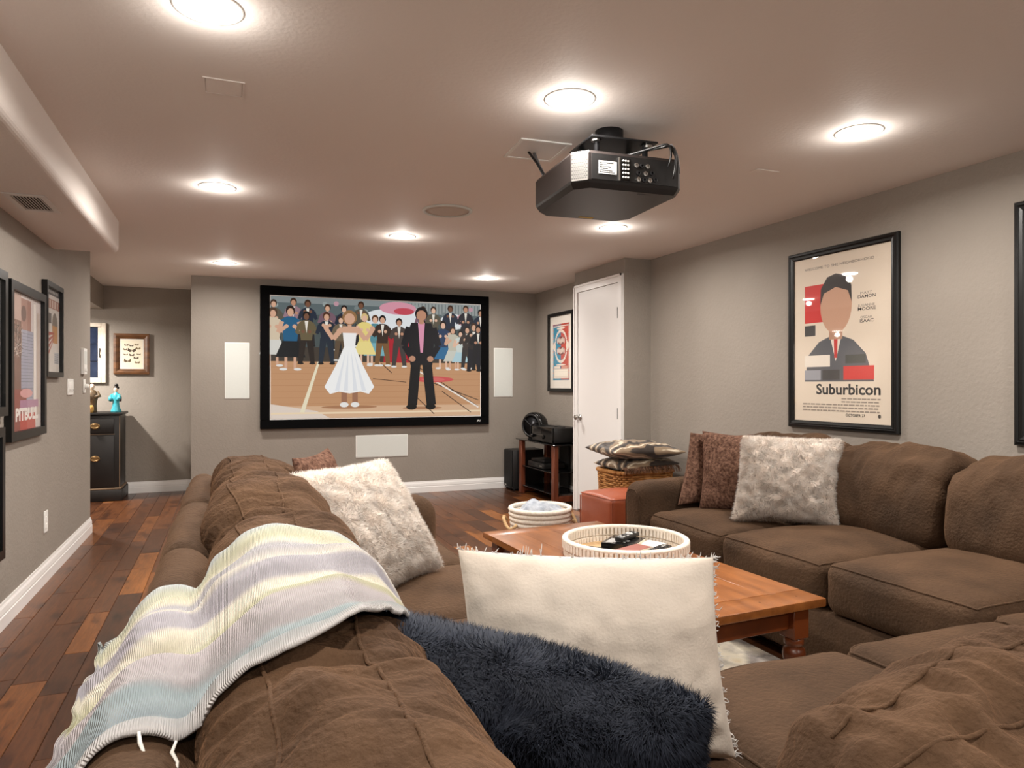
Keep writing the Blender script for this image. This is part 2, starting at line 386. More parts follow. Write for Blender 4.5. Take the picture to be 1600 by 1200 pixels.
for x0, x1, z0, z1 in ((-.443, -.425, 0, 2.15), (.425, .443, 0, 2.15), (-.443, .443, 2.132, 2.15)):
    mesh('casing_bead', *box(x0, x1, -.029, -.0225, z0, z1), 'trim', t)

# ================================================================== CEILING FITTINGS
def downlight(x, y, z=CH, label='round white recessed ceiling downlight, switched on', power=None, grp='recessed ceiling downlights'):
    t = thing('recessed_downlight', label, 'ceiling light', (x, y, z), 0, grp)
    mesh('trim_ring', *lathe([(.098, -.0005), (.097, -.002), (.090, -.0035), (.074, -.004), (.071, -.003), (.071, -.0005)], 40), 'white_plastic', t, smooth=True)
    mesh('lens', *lathe([(.0705, -.0006), (.0705, -.0065), (.05, -.0085), (.001, -.0095)], 40), 'lamp_lens', t, smooth=True)
    ld = bpy.data.lights.new('downlight_beam', 'AREA'); ld.shape = 'DISK'; ld.size = .14; ld.energy = power or LAMP_W; ld.color = (1, .94, .87); ld.spread = R(170)
    pd = bpy.data.lights.new('added_ceiling_glow', 'POINT'); pd.energy = (power or LAMP_W)*.10; pd.shadow_soft_size = .03; pd.color = ld.color      # added point light, brightens the ceiling around the fitting
    po = bpy.data.objects.new('added_ceiling_glow', pd); C.objects.link(po); po.parent = t; po.location = (0, 0, -.06)
    lo = bpy.data.objects.new('downlight_beam', ld); C.objects.link(lo); lo.parent = t; lo.location = (0, 0, -.012)
for x, y, lb in ((-.05, 2.18, 'lit recessed downlight beside the square ceiling access panel'), (1.2, 2.36, 'lit recessed downlight on the sofa side of the projector'), (2.5, 2.2, 'lit recessed downlight above the sofa run by the right wall'),
        (-.05, 4.14, 'lit recessed downlight beside the far part of the soffit'), (2.46, 4.18, 'lit recessed downlight between the projector and the closet'), (1.18, 5.0, 'lit recessed downlight between the round ceiling speaker and the screen'),
        (-.02, 6.7, 'lit recessed downlight in front of the screen at its hall end'), (2.44, 6.66, 'lit recessed downlight in front of the screen at its closet end')): downlight(x, y, label=lb)
for x, y in ((-.05, .2), (2.5, .2), (-.05, -1.7), (2.5, -1.7)): downlight(x, y, label='added unseen recessed downlight over the floor behind the sofa backs')  # unseen downlights added behind the camera to brighten the room
downlight(-1.85, 7.95, 2.02, 'round recessed downlight in the low hall ceiling behind the left wall', 60, None)
t = thing('ceiling_speaker', 'round flush ceiling speaker with a perforated taupe grille', 'speaker', (1.265, 4.158, CH))
mesh('rim', *lathe([(.155, -.0005), (.155, -.006), (.150, -.010), (.138, -.010), (.136, -.004), (.136, -.0005)], 48), 'grille_white', t, smooth=True)
mesh('grille', *lathe([(.1355, -.0006), (.1355, -.004), (.09, -.0075), (.001, -.0085)], 48), 'grille_ceiling', t, smooth=True)
t = thing('access_panel', 'small square access panel painted into the ceiling', 'panel', (-.011, 2.739, CH))
mesh('panel_frame', *join(box(-.07, .07, -.07, -.062, -.004, -.0005), box(-.07, .07, .062, .07, -.004, -.0005), box(-.07, -.062, -.062, .062, -.004, -.0005), box(.062, .07, -.062, .062, -.004, -.0005)), 'ceiling', t)
mesh('panel_plate', *box(-.06, .06, -.06, .06, -.0035, -.0005), 'ceiling', t)
tag(bbox('cover_plate', -.07, .07, -.03, .03, -.004, -.0005, 'ceiling', None, .0015, 1, (2.52, 2.789, CH)), 'flat taupe cover plate on the ceiling beyond the right downlight', 'cover plate')
# soffit air register
t = thing('air_vent', 'white slatted air register set in the soffit underside', 'vent', (-.86, 3.95, 2.07))
mesh('vent_frame', *join(box(-.085, .085, -.17, -.14, -.007, -.0005), box(-.085, .085, .14, .17, -.007, -.0005), box(-.085, -.06, -.14, .14, -.007, -.0005), box(.06, .085, -.14, .14, -.007, -.0005)), 'duct_white', t)
mesh('vent_duct', *box(-.06, .06, -.14, .14, -.001, -.0004), 'black_matte', t)
for k in range(9):
    xx = -.052+k*.013
    mesh('slat', [(xx-.005, -.14, -.0015), (xx+.004, -.14, -.006), (xx+.004, .14, -.006), (xx-.005, .14, -.0015), (xx-.005, -.14, -.0025), (xx+.004, -.14, -.007), (xx+.004, .14, -.007), (xx-.005, .14, -.0025)], [(0, 1, 2, 3), (7, 6, 5, 4), (0, 4, 5, 1), (2, 6, 7, 3), (1, 5, 6, 2), (3, 7, 4, 0)], 'duct_white', t)

# projector on a ceiling bracket; the rear panel faces the sofa
t = thing('projector', 'black home cinema projector hanging upside down from the ceiling', 'projector', (1.49, 2.62, 1.965), R(-4))
W_, D_, H_ = .235, .25, .145; ch = .055
oct_ = [(-W_+ch, -D_), (W_-.02, -D_), (W_, -D_+.02), (W_, D_-ch), (W_-ch, D_), (-W_+ch, D_), (-W_, D_-ch), (-W_, -D_+ch*.9)]
v, f = [], []; n = len(oct_)
for s_, z in ((.93, 0), (.985, .02), (1, .03), (1, H_-.012), (.97, H_)):
    v += [(x*s_, y*(s_ if z else .95), z) for x, y in oct_]
f = [(i*n+k, i*n+(k+1) % n, (i+1)*n+(k+1) % n, (i+1)*n+k) for i in range(4) for k in range(n)] + [tuple(reversed(range(n))), tuple(4*n+k for k in range(n))]
body = mesh('body', v, f, 'projector_body', t)
rx0, rx1 = -W_+ch+.012, W_-.03
mesh('rear_panel', *box(rx0, rx1, -D_-.004, -D_+.001, .032, H_-.014), 'black_plastic', t)
mesh('rating_label', *box(rx0+.028, rx0+.105, -D_-.0052, -D_-.0042, .055, .105), 'label_white', t)
for k in range(6): mesh('label_line', *box(rx0+.032, rx0+.032+(.06, .03, .05, .035, .055, .065)[k], -D_-.0056, -D_-.0053, .096-k*.0072, .0985-k*.0072), 'black_matte', t)
mesh('chrome_strip', *box(rx0+.113, rx0+.119, -D_-.009, -D_-.0042, .034, H_-.02), 'steel', t)
bbox('button_panel', rx0+.122, rx0+.165, -D_-.008, -D_-.0042, .036, H_-.022, 'black_gloss', t, .002, 1)
for i in range(3):
    for j in range(5): mesh('button', *lathe([(.004, 0), (.004, .003), (.001, .0035)], 8), 'label_white', t, (rx0+.132+i*.011, -D_-.008, .048+j*.016), rot=(R(90), 0, 0))
for i, (px, pz) in enumerate(((.19, .1), .19 and (.215, .1), (.24, .1), (.2, .07), (.23, .07), (.26, .075), (.2, .045), (.225, .045), (.25, .045), (.275, .05))):
    mesh('socket', *lathe([(.009, 0), (.009, .006), (.005, .007), (.004, .002), (.001, .002)], 12), 'dark_metal' if i % 2 else 'steel', t, (rx0+px, -D_-.004, pz), rot=(R(90), 0, 0))
# grille on the chamfered rear-left corner
a0, a1 = Vector((-W_, -D_+ch*.9, 0)), Vector((-W_+ch, -D_, 0)); ax = (a1-a0); nrm = Vector((ax.y, -ax.x, 0)).normalized()
gv = []
for i in range(8):
    for j in range(13):
        p = a0 + ax*(.1+.8*(i+.5*(j % 2))/7.5) + nrm*.001; z = .035+j*.0075
        u_ = ax.normalized()*.0022
        gv.append(([p-u_+Vector((0, 0, z)), p+u_+Vector((0, 0, z)), p+u_+Vector((0, 0, z+.0045)), p-u_+Vector((0, 0, z+.0045))], [(0, 1, 2, 3)]))
q0, q1 = a0+ax*.06+nrm*.0006, a0+ax*.95+nrm*.0006
mesh('grille_plate', [q0+Vector((0, 0, .028)), q1+Vector((0, 0, .028)), q1+Vector((0, 0, H_-.012)), q0+Vector((0, 0, H_-.012))], [(0, 1, 2, 3)], 'steel', t)
o = mesh('grille_hole', *join(*gv), 'black_matte', t); o['kind'] = 'stuff'
bbox('mount_plate', -.13, .17, -.17, .06, H_+.085, H_+.093, 'dark_metal', t, .002, 1)
for x_, y_ in ((-.09, -.13), (.13, -.13), (-.09, .02), (.13, .02)):
    mesh('mount_post', *lathe([(.012, H_-.002), (.012, H_+.08), (.02, H_+.085)], 12), 'dark_metal', t, (x_, y_, 0), smooth=True)
mesh('mount_column', *lathe([(.06, H_+.0935), (.06, .3145)], 20), 'dark_metal', t, (.02, -.02, 0), smooth=True)
for x_, y_ in ((-.1, -.14), (.14, -.14)): mesh('lock_nut', *lathe([(.018, H_+.075), (.018, H_+.084), (.012, H_+.0845)], 14), 'steel', t, (x_, y_, 0))
for k, (xa, xb) in enumerate(((.0, .19), (.02, .15), (.05, .2), (.04, .17))):
    pts = []
    for i in range(15):
        s_ = i/14; pts.append((xa+(xb-xa)*s_+.05*math.sin(s_*3.14)*(1 if k % 2 else .6), -D_+.12-(.12+.035)*min(1, s_*1.9)-.02*math.sin(s_*3.14), H_+.018+.02*math.sin(s_*2.2+k*.4)-(0 if s_ < .5 else (s_-.5)*(.12+.03*k))))
    mesh('cable', *tube(pts, .0042 if k != 2 else .0032, 7), 'cable' if k != 2 else 'cable_grey', t, smooth=True)
mesh('maker_mark', *box(.05, .1, -D_+.03, -D_+.04, -.0008, -.0002), 'dark_metal', t)
mesh('warning_label', *box(-.02, .05, D_-.05, D_-.03, -.0008, -.0002), 'yellow_label', t)
# open ceiling box for the projector leads
t = thing('ceiling_cable_box', 'white open ceiling box with projector leads hanging from it', 'cable box', (1.32, 2.93, CH), R(-4))
mesh('box_rim', *join(box(-.12, .12, -.13, -.115, -.006, -.0005), box(-.12, .12, .115, .13, -.006, -.0005), box(-.12, -.105, -.115, .115, -.006, -.0005), box(.105, .12, -.115, .115, -.006, -.0005)), 'white_plastic', t)
mesh('box_lining', *box(-.105, .105, -.115, .115, -.002, -.0005), 'duct_white', t)
mesh('lead', *tube([(-.03, .03, -.002), (0, .0, -.06), (.03, -.03, -.13), (.04, -.05, -.165)], .006, 8), 'cable', t, smooth=True)
mesh('lead', *tube([(.0, .04, -.002), (.01, .0, -.07), (.035, -.035, -.15)], .008, 8), 'cable_grey', t, smooth=True)

# ================================================================== PROJECTION SCREEN
t = thing('projection_screen', 'large wall-mounted projection screen with black velvet frame showing a dance scene', 'screen', (1.545, FY, .747))
SW, SH, fb = 2.472, 1.463, .092
for k, (x0, x1, z0, z1) in enumerate(((-SW/2, SW/2, SH-fb, SH), (-SW/2, SW/2, 0, fb), (-SW/2, -SW/2+fb, fb, SH-fb), (SW/2-fb, SW/2, fb, SH-fb))):
    bbox('frame_bar', x0, x1, -.06, -.001, z0, z1, 'velvet', t, .004, 1)
mesh('screen_surface', *box(-SW/2+fb, SW/2-fb, -.045, -.035, fb, SH-fb), 'label_white', t)
P = Paint((196, 148, 108)); A = 16/9
hz = .47                                                         # where the gym floor ends
P.rect(0, hz, 1, 1, (74, 84, 84)); P.rect(0, .86, 1, .95, (92, 104, 106)); P.rect(0, .95, 1, 1, (132, 140, 140)); P.rect(.55, .9, 1, 1, (150, 156, 154))
for k in range(26): P.rect(.56+k*.017, .9, .565+k*.017, .99, (112, 120, 120))
P.rect(0, hz, 1, hz+.12, (66, 58, 50))
for k in range(14): P.ell(.02+k*.07+.02*math.sin(k*3), .93+.03*math.sin(k*5), .012, .02, [(150, 160, 158), (190, 150, 160), (120, 130, 130)][k % 3])
for x, y, rx, ry in ((.53, .84, .12, .09), (.62, .86, .09, .1), (.47, .8, .08, .07), (.86, .84, .07, .07)): P.ell(x, y, rx, ry, (226, 230, 232))
P.ell(.58, .94, .09, .055, (214, 150, 166)); P.ell(.61, .915, .05, .03, (196, 74, 88)); P.ell(.9, .86, .025, .05, (226, 170, 178))
P.poly([(.51, hz), (.7, hz), (.7, .73), (.52, .73)], (176, 36, 48)); P.rect(.6, .69, .72, .75, (24, 24, 26))
for k in range(9): P.rect(0, .02+k*.05, 1, .022+k*.05, (176, 126, 88))
P.rect(0, 0, 1, .1, (214, 176, 142)); P.poly([(0, 0), (.26, 0), (.2, .06), (0, .12)], (226, 210, 196))
P.poly([(.125, .04), (.145, .04), (.215, hz), (.205, hz)], (236, 226, 196)); P.rect(0, .035, 1, .05, (238, 214, 180))
for q in ((.63, .24, .76, .02), (.62, .5, .99, .08), (.76, .29, .99, .14), (.5, .46, .55, .38), (.8, .22, .95, .03)): P.line(*q, .007, (70, 50, 40), A)
P.line(.66, .42, .99, .075, .012, (240, 232, 222), A); P.ell(.755, .325, .105, .026, (206, 84, 84)); P.ell(.755, .325, .06, .016, (214, 106, 100))
P.line(.46, .33, .62, .3, .006, (90, 64, 48), A)
SKIN = [(214, 168, 140), (190, 140, 112), (226, 184, 158), (120, 82, 62)]
def person(x, y, h, top, low, hair, sk, dress=False, arms=0):
    """a small plain standing onlooker"""
    u = h/7.5; ux = u/A
    if dress:
        for s_ in (-1, 1): P.rect(x+s_*ux*.5-ux*.16, y, x+s_*ux*.5+ux*.16, y+u*2, sk)
        P.poly([(x-ux*1.7, y+u*1.5), (x+ux*1.7, y+u*1.5), (x+ux*.55, y+u*4.2), (x-ux*.55, y+u*4.2)], low)
    else:
        for s_ in (-1, 1): P.poly([(x+s_*ux*.85-ux*.3, y+.1*u), (x+s_*ux*.85+ux*.3, y+.1*u), (x+s_*ux*.4+ux*.5, y+u*3.8), (x+s_*ux*.4-ux*.5, y+u*3.8)], low)
    for s_ in (-1, 1): P.ell(x+s_*ux*.8, y+.08*u, ux*.45, u*.16, (230, 228, 224) if arms % 2 else (30, 26, 26), 8)
    P.poly([(x-ux*.75, y+u*3.4), (x+ux*.75, y+u*3.4), (x+ux*1.05, y+u*5.9), (x+ux*.4, y+u*6.3), (x-ux*.4, y+u*6.3), (x-ux*1.05, y+u*5.9)], top)
    for s_ in (-1, 1):
        P.line(x+s_*ux*.95, y+u*5.7, x+s_*ux*1.35, y+u*4.4, u*.5, top if not dress else sk, A); P.line(x+s_*ux*1.35, y+u*4.4, x+s_*ux*.5, y+u*(4.6+.5*(arms % 3)), u*.4, top if not dress else sk, A)
        P.ell(x+s_*ux*.45, y+u*(4.65+.5*(arms % 3)), ux*.25, u*.25, sk, 8)
    if not dress: P.poly([(x-ux*.25, y+u*6.2), (x+ux*.25, y+u*6.2), (x, y+u*4.4)], (232, 226, 214))
    P.ell(x, y+u*7.0, ux*.52, u*.62, hair, 12); P.ell(x, y+u*6.8, ux*.36, u*.48, sk, 12)
rr = random.Random(3)
for k in range(14):      # rear row, half hidden
    x = .02+k*.075+rr.uniform(-.015, .015)
    if .45 < x < .7: continue
    person(x, .56+rr.uniform(0, .05), .38, rr.choice([(40, 38, 46), (120, 92, 104), (90, 84, 70), (150, 120, 130), (34, 44, 60)]), (40, 38, 40), rr.choice([(28, 20, 18), (60, 40, 28)]), rr.choice(SKIN), False, k)
for a in ((.01, .43, .47, (214, 196, 170), (216, 214, 206), (80, 56, 40), SKIN[0], True, 1), (.085, .4, .52, (26, 92, 130), (16, 22, 26), (36, 22, 18), SKIN[0], True, 1),
          (.155, .45, .43, (104, 92, 66), (40, 32, 28), (24, 18, 16), SKIN[3], False, 0), (.245, .45, .43, (34, 44, 58), (36, 46, 58), (80, 50, 34), SKIN[0], False, 2),
          (.31, .48, .37, (112, 98, 78), (96, 78, 60), (60, 42, 32), SKIN[2], False, 1), (.47, .44, .43, (86, 140, 150), (120, 176, 186), (90, 60, 40), SKIN[2], True, 1), (.42, .45, .43, (232, 212, 130), (236, 218, 142), (216, 190, 130), SKIN[2], True, 1),
          (.505, .44, .43, (58, 44, 36), (124, 88, 54), (20, 16, 16), SKIN[0], False, 1), (.585, .43, .42, (70, 60, 56), (68, 60, 58), (24, 18, 18), SKIN[1], False, 1),
          (.70, .45, .4, (70, 50, 46), (60, 50, 46), (22, 18, 18), SKIN[0], False, 2), (.805, .42, .42, (36, 60, 92), (46, 106, 148), (30, 22, 20), SKIN[2], True, 1), (.855, .41, .38, (196, 190, 172), (204, 204, 192), (60, 40, 30), SKIN[0], True, 1),
          (.895, .41, .35, (206, 214, 208), (176, 206, 214), (28, 20, 18), SKIN[2], True, 1), (.93, .42, .38, (60, 50, 46), (50, 46, 46), (40, 28, 24), SKIN[0], False, 1), (.965, .4, .43, (44, 38, 36), (26, 26, 34), (70, 46, 32), SKIN[0], False, 2), (1.0-.012, .41, .4, (24, 24, 28), (24, 24, 28), (30, 24, 22), SKIN[1], False, 0)): person(*a)
# two plain generic dancers in front, one in a full white dress, one in a dark suit
sk = SKIN[0]
P.ell(.35, .09, .13, .014, (170, 122, 88)); P.ell(.70, .075, .1, .012, (172, 124, 90))
for x_ in (.325, .375): P.line(x_, .3, x_, .12, .045, (158, 112, 86), A); P.ell(x_, .11, .02, .022, (236, 234, 230))
P.poly([(.325, .6), (.375, .6), (.41, .45), (.465, .26), (.44, .2), (.40, .22), (.35, .205), (.30, .22), (.26, .2), (.235, .26), (.29, .45)], (246, 245, 243))
for a_ in (.29, .33, .375, .415): P.poly([(.35+(a_-.35)*.3, .56), (a_+.012, .225), (a_-.008, .225)], (228, 230, 234))
P.poly([(.318, .72), (.382, .72), (.375, .6), (.325, .6)], (244, 242, 240)); P.poly([(.318, .77), (.382, .77), (.385, .715), (.315, .715)], sk)
for q in (-1, 1): P.line(.35+q*.034, .755, .35+q*.075, .66, .04, sk, A); P.line(.35+q*.075, .66, .35+q*.105, .74, .034, sk, A); P.ell(.35+q*.107, .755, .012, .024, sk)
P.rect(.341, .76, .359, .80, sk); P.ell(.35, .845, .034, .062, (150, 112, 74)); P.ell(.35, .835, .024, .046, sk)
DK = (20, 20, 26); sk2 = SKIN[1]
for x_, x2 in ((.668, .65), (.722, .745)): P.line(x_, .48, x2, .1, .085, (17, 17, 20), A); P.ell(x2-.004, .085, .026, .026, (12, 12, 12))
P.poly([(.645, .82), (.745, .82), (.762, .74), (.75, .45), (.64, .45), (.628, .74)], DK); P.poly([(.678, .82), (.712, .82), (.702, .56), (.69, .56)], (222, 150, 176))
for q in (-1, 1): P.line(.695+q*.06, .78, .695+q*.085, .62, .06, DK, A); P.line(.695+q*.085, .62, .695+q*.05, .52, .052, DK, A); P.ell(.695+q*.045, .505, .016, .026, sk2)
P.rect(.684, .81, .706, .85, sk2); P.ell(.695, .9, .032, .06, (24, 19, 19)); P.ell(.695, .885, .025, .046, sk2)
P.build('projected_picture', SW-2*fb-.02, SH-2*fb-.02, t, 'projected_image', -SW/2+fb+.01, fb+.01, -.046)
Q = Paint((8, 8, 9)); Q.poly([(.05, .15), (.3, .85), (.5, .85), (.35, .15)], (220, 220, 220)); Q.poly([(.45, .85), (.62, .85), (.88, .1), (.7, .1)], (210, 210, 210)); Q.poly([(.78, .55), (.92, .9), (.99, .9), (.88, .5)], (190, 190, 190))
Q.build('maker_badge', .05, .026, t, 'print', SW/2-.15, .03, -.0608)

# in-wall speakers beside and below the screen
def wall_speaker(x0, x1, z0, z1, label):
    t = thing('wall_speaker', label, 'speaker', ((x0+x1)/2, FY, z0)); w2 = (x1-x0)/2
    bbox('bezel', -w2, w2, -.006, -.0005, 0, z1-z0, 'white_plastic', t, .002, 1)
    mesh('grille', *box(-w2+.008, w2-.008, -.0085, -.006, .008, z1-z0-.008), 'grille_white', t)
wall_speaker(-.024, .212, 1.057, 1.625, 'tall white flush wall speaker beside the screen towards the hall')
wall_speaker(2.862, 3.095, 1.057, 1.625, 'tall white flush wall speaker between the screen and the room corner')
wall_speaker(1.277, 1.846, .412, .655, 'wide white flush wall speaker below the projection screen')

# ================================================================== PICTURES ON THE WALLS
BF = [(0, 0), (0, .018), (.006, .026), (.018, .028), (.022, .024), (.028, .026), (.040, .024), (.046, .018), (.046, .010)]
S = Paint((222, 208, 190)); A = .7
# plain stand-in for the picture: a bust of colour blocks, seen from the front
S.rect(.12, .60, .40, .83, (200, 40, 36)); S.rect(.12, .52, .24, .585, (60, 58, 58))
S.poly([(.12, .24), (.16, .40), (.28, .48), (.40, .51), (.52, .51), (.64, .48), (.76, .40), (.84, .24)], (84, 86, 92))
S.poly([(.40, .51), (.46, .36), (.52, .51)], (226, 216, 204)); S.poly([(.44, .50), (.48, .50), (.475, .38), (.445, .38)], (190, 44, 38))
S.rect(.39, .49, .53, .60, (176, 134, 108)); S.ell(.46, .69, .165, .165, (194, 152, 126), 28)
S.poly([(.295, .70), (.30, .80), (.37, .865), (.46, .88), (.55, .865), (.62, .80), (.625, .70), (.585, .77), (.46, .80), (.335, .77)], (40, 34, 32))
S.rect(.12, .33, .40, .40, (230, 222, 210)); S.rect(.54, .25, .84, .33, (204, 44, 38)); S.rect(.12, .25, .30, .31, (150, 152, 160)); S.rect(.32, .25, .50, .31, (60, 58, 58)); S.rect(.56, .345, .76, .395, (60, 62, 58))
S.text('WELCOME TO THE NEIGHBORHOOD', .48, .925, .015, .72, (74, 66, 60))
K = (40, 36, 36)
for y_, a_, b_ in ((.735, 'MATT', 'DAMON'), (.665, 'JULIANNE', 'MOORE'), (.597, 'OSCAR', 'ISAAC')):
    S.text(a_, .765, y_, .014, .11 if a_ != 'JULIANNE' else .16, (110, 100, 94)); S.text(b_, .77, y_-.022, .018, .17 if b_ != 'ISAAC' else .13, K, .012)
S.text('Suburbicon', .575, .165, .062, .65, (26, 24, 26), .025)
for k in range(0): S.poly([(.12+k*.052, .135), (.145+k*.052, .158), (.17+k*.052, .135), (.145+k*.052, .112)], (196, 186, 176)); 
for k in range(5):
    y_ = .135-k*.018; x_ = .52 if k < 2 else .1
    while x_ < .88:
        l_ = random.uniform(.02, .06); S.rect(x_, y_, min(x_+l_, .9), y_+.008, (150, 138, 126)); x_ += l_+.008
S.text('OCTOBER 27', .66, .037, .016, .19, K, .01); S.ell(.89, .045, .014, .011, (70, 64, 60))
frame('movie_poster', 'black-framed cream film poster with a colour-block head and bold black title above the sofa', (XR, 3.11, 1.482), R(-90), .80, 1.105, .046, .028, 'black_frame', BF, S, cat='poster')
S2 = Paint((30, 34, 44)); S2.rect(0, 0, 1, .3, (20, 22, 26)); S2.rect(.2, .3, .8, .8, (44, 52, 66))
frame('movie_poster', 'dark film poster in black frame over the seat cushions beside the corner', (XR, 1.71, 1.48), R(-90), .80, 1.12, .046, .028, 'black_frame', BF, S2, cat='poster')
# blue and red circular print beside the closet
G = Paint((226, 216, 200)); bl, rd, cm = (44, 136, 168), (186, 68, 52), (226, 214, 200)
G.rect(0, 0, 1, 1, rd)
G.rect(0, 0, .5, 1, bl); G.rect(.04, .03, .96, .97, cm); G.rect(.06, .2, .5, .95, bl); G.rect(.5, .2, .94, .95, rd)
for k in range(26): G.rect(.0, k/26, .03, k/26+.02, rd if k % 2 else bl); G.rect(.97, k/26, 1, k/26+.02, bl if k % 2 else rd)
for k in range(18): G.rect(k/18, .975, k/18+.03, 1, rd); G.rect(k/18, 0, k/18+.03, .02, bl)
G.ell(.5, .6, .4, .3, cm, 32); G.ell(.5, .6, .34, .255, (150, 176, 186), 32)
for k in range(16):
    a = k/16*6.283; c_, s_ = math.cos(a), math.sin(a); G.line(.5+.34*c_, .6+.255*s_, .5+.4*c_, .6+.3*s_, .012, bl if c_ < 0 else rd)
G.poly([(.5+.33*math.cos(a/18*math.pi+math.pi/2), .6+.245*math.sin(a/18*math.pi+math.pi/2)) for a in range(19)], bl)
G.poly([(.5+.33*math.cos(a/18*math.pi-math.pi/2), .6+.245*math.sin(a/18*math.pi-math.pi/2)) for a in range(19)], rd)
for x_, y_ in ((.5, .7), (.5, .52)):
    G.ell(x_, y_, .26, .075, (120, 60, 60), 20)
    for k in range(6): G.ell(x_-.2+k*.08, y_+.012*math.sin(k*2), .032, .05, cm, 10)
G.ell(.1, .6, .1, .07, cm); G.ell(.9, .6, .1, .07, cm); G.ell(.5, .92, .25, .02, cm); G.ell(.5, .27, .3, .015, cm)
G.rect(.08, .205, .45, .25, cm); G.rect(.55, .205, .9, .25, (206, 150, 130)); G.rect(.1, .07, .9, .18, (236, 228, 214))
for k in range(8): G.rect(.12+k*.1, .15, .2+k*.1, .152, (150, 150, 150))
frame('art_print', 'black-framed blue and red circular print with wide cream mat', (XR, 6.855, 1.558), R(-90), .62, .866, .035, .03, 'black_frame', None, G, (.075, .09))
# left wall
B_ = Paint((200, 190, 188)); B_.rect(0, 0, .34, 1, (112, 78, 66)); B_.rect(.1, .8, .34, 1, (176, 150, 140)); B_.rect(.34, .74, .66, .97, (150, 110, 98)); B_.ell(.42, .86, .08, .06, (90, 60, 54)); B_.rect(.34, .2, .74, .74, (150, 152, 170))
for k in range(22): B_.rect(.34, .21+k*.024, .72, .213+k*.024, (96, 98, 116))
for k in range(40): B_.line(.05+.3*random.random(), .52+.26*random.random(), .05+.35*random.random(), .52+.28*random.random(), .006, random.choice([(206, 190, 180), (60, 44, 40), (170, 140, 126)]))
B_.rect(.74, .04, .82, .96, (226, 220, 214)); B_.rect(.86, .1, .95, .9, (186, 170, 160)); B_.rect(0, 0, .5, .3, (132, 60, 50)); B_.rect(.3, .0, .8, .12, (178, 56, 44)); B_.ell(.5, .27, .2, .035, (206, 150, 150)); B_.rect(.3, .16, .9, .22, (166, 120, 150))
B_.text('PITBULL', .53, .075, .088, .72, (232, 228, 222), .05)
frame('music_poster', 'black-framed poster of a brown stage with large white block lettering', (XL, 4.535, 1.321), R(90), .73, .82, .045, .032, 'black_frame', None, B_, cat='poster')
F_ = Paint((212, 206, 200)); F_.rect(0, .92, 1, 1, (60, 58, 62)); [F_.rect(.12+k*.1, .945, .18+k*.1, .975, (176, 172, 168)) for k in range(8)]; F_.rect(0, .76, 1, .87, (150, 92, 76))
for k in range(5): F_.rect(.12+k*.17, .77, .2+k*.17, .86, (212, 196, 184))
F_.ell(.66, .56, .2, .16, (120, 110, 100)); F_.rect(.48, .35, .86, .56, (186, 132, 72)); F_.rect(.2, .58, .42, .70, (90, 84, 82))
for k in range(4): F_.poly([(.0, .08+k*.11), (.0, .14+k*.11), (.62, .42+k*.02), (.6, .40+k*.02)], (160, 62, 50))
F_.rect(.62, .1, .95, .24, (176, 180, 186))
[F_.rect(.64, .11+k*.025, .92, .12+k*.025, (120, 122, 128)) for k in range(5)]
frame('gig_poster', 'small black-framed poster of red rays beside the thermostat', (XL, 5.155, 1.54), R(90), .45, .585, .032, .03, 'black_frame', None, F_, cat='poster')
E_ = Paint((44, 42, 42)); E_.rect(.1, .1, .95, .97, (214, 206, 196)); E_.rect(.12, .2, .93, .95, (48, 46, 46)); E_.ell(.78, .48, .12, .06, (198, 92, 76)); E_.ell(.7, .62, .18, .08, (206, 170, 140)); E_.rect(.12, .12, .93, .19, (204, 198, 188))
frame('concert_poster', 'black-framed dark poster hung above the purple one', (XL, 3.79, 1.40), R(90), .66, .705, .045, .03, 'black_frame', None, E_, cat='poster')
H2 = Paint((58, 52, 66)); H2.rect(.1, .1, .9, .9, (120, 112, 140)); H2.rect(.2, .3, .8, .7, (76, 70, 96))
frame('concert_poster', 'black-framed purple poster hung low below the dark one', (XL, 3.74, .676), R(90), .66, .635, .045, .03, 'black_frame', None, H2, cat='poster')
# butterflies in a rustic frame, old window frame in the hall
U = Paint((232, 222, 200))
for i, (x_, y_, s_, a) in enumerate(((.25, .82, .1, .3), (.48, .8, .1, -.2), (.72, .84, .1, .1), (.2, .66, .09, .8), (.5, .63, .2, 0), (.8, .7, .11, 1.2), (.22, .48, .1, -.5), (.5, .46, .12, .4), (.82, .5, .1, -.9), (.3, .25, .17, .6), (.7, .36, .12, .2), (.76, .2, .13, -.5))):
    for q in (-1, 1): U.poly([(x_, y_-.01), (x_+q*s_*.9*math.cos(a*q*.3), y_+s_*.45+a*.02), (x_+q*s_, y_-s_*.1), (x_+q*s_*.4, y_-s_*.35)], [(96, 78, 54), (74, 58, 40), (120, 104, 70)][i % 3])
    U.rect(x_-.008, y_-s_*.3, x_+.008, y_+s_*.2, (50, 38, 26))
frame('insect_print', 'cream insect print in a chunky rustic brown wood frame', (-.974, HY, 1.538), 0, .35, .447, .058, .03, 'walnut', [(0, 0), (0, .03), (.022, .034), (.04, .026), (.058, .014), (.058, .008)], U, (.012, .012), cat='picture')
t = thing('window_sash', 'weathered cream window sash with dark panes hung on the hall wall', 'wall decor', (-1.47, HY, 1.545))
ww, wh = .25, .325
for x0, x1, z0, z1 in ((-ww, -ww+.045, -wh, wh), (ww-.045, ww, -wh, wh), (-ww+.045, ww-.045, wh-.045, wh), (-ww+.045, ww-.045, -wh, -wh+.055)): bbox('sash_rail', x0, x1, -.035, -.001, z0, z1, 'old_white', t, .004, 1)
i_ = .058
for x0, x1, z0, z1 in ((-ww+.045, -ww+i_+.02, -wh+.055, wh-.045), (ww-i_-.02, ww-.045, -wh+.055, wh-.045)): bbox('inner_bead', x0, x1, -.022, -.001, z0, z1, 'old_white', t, .003, 1)
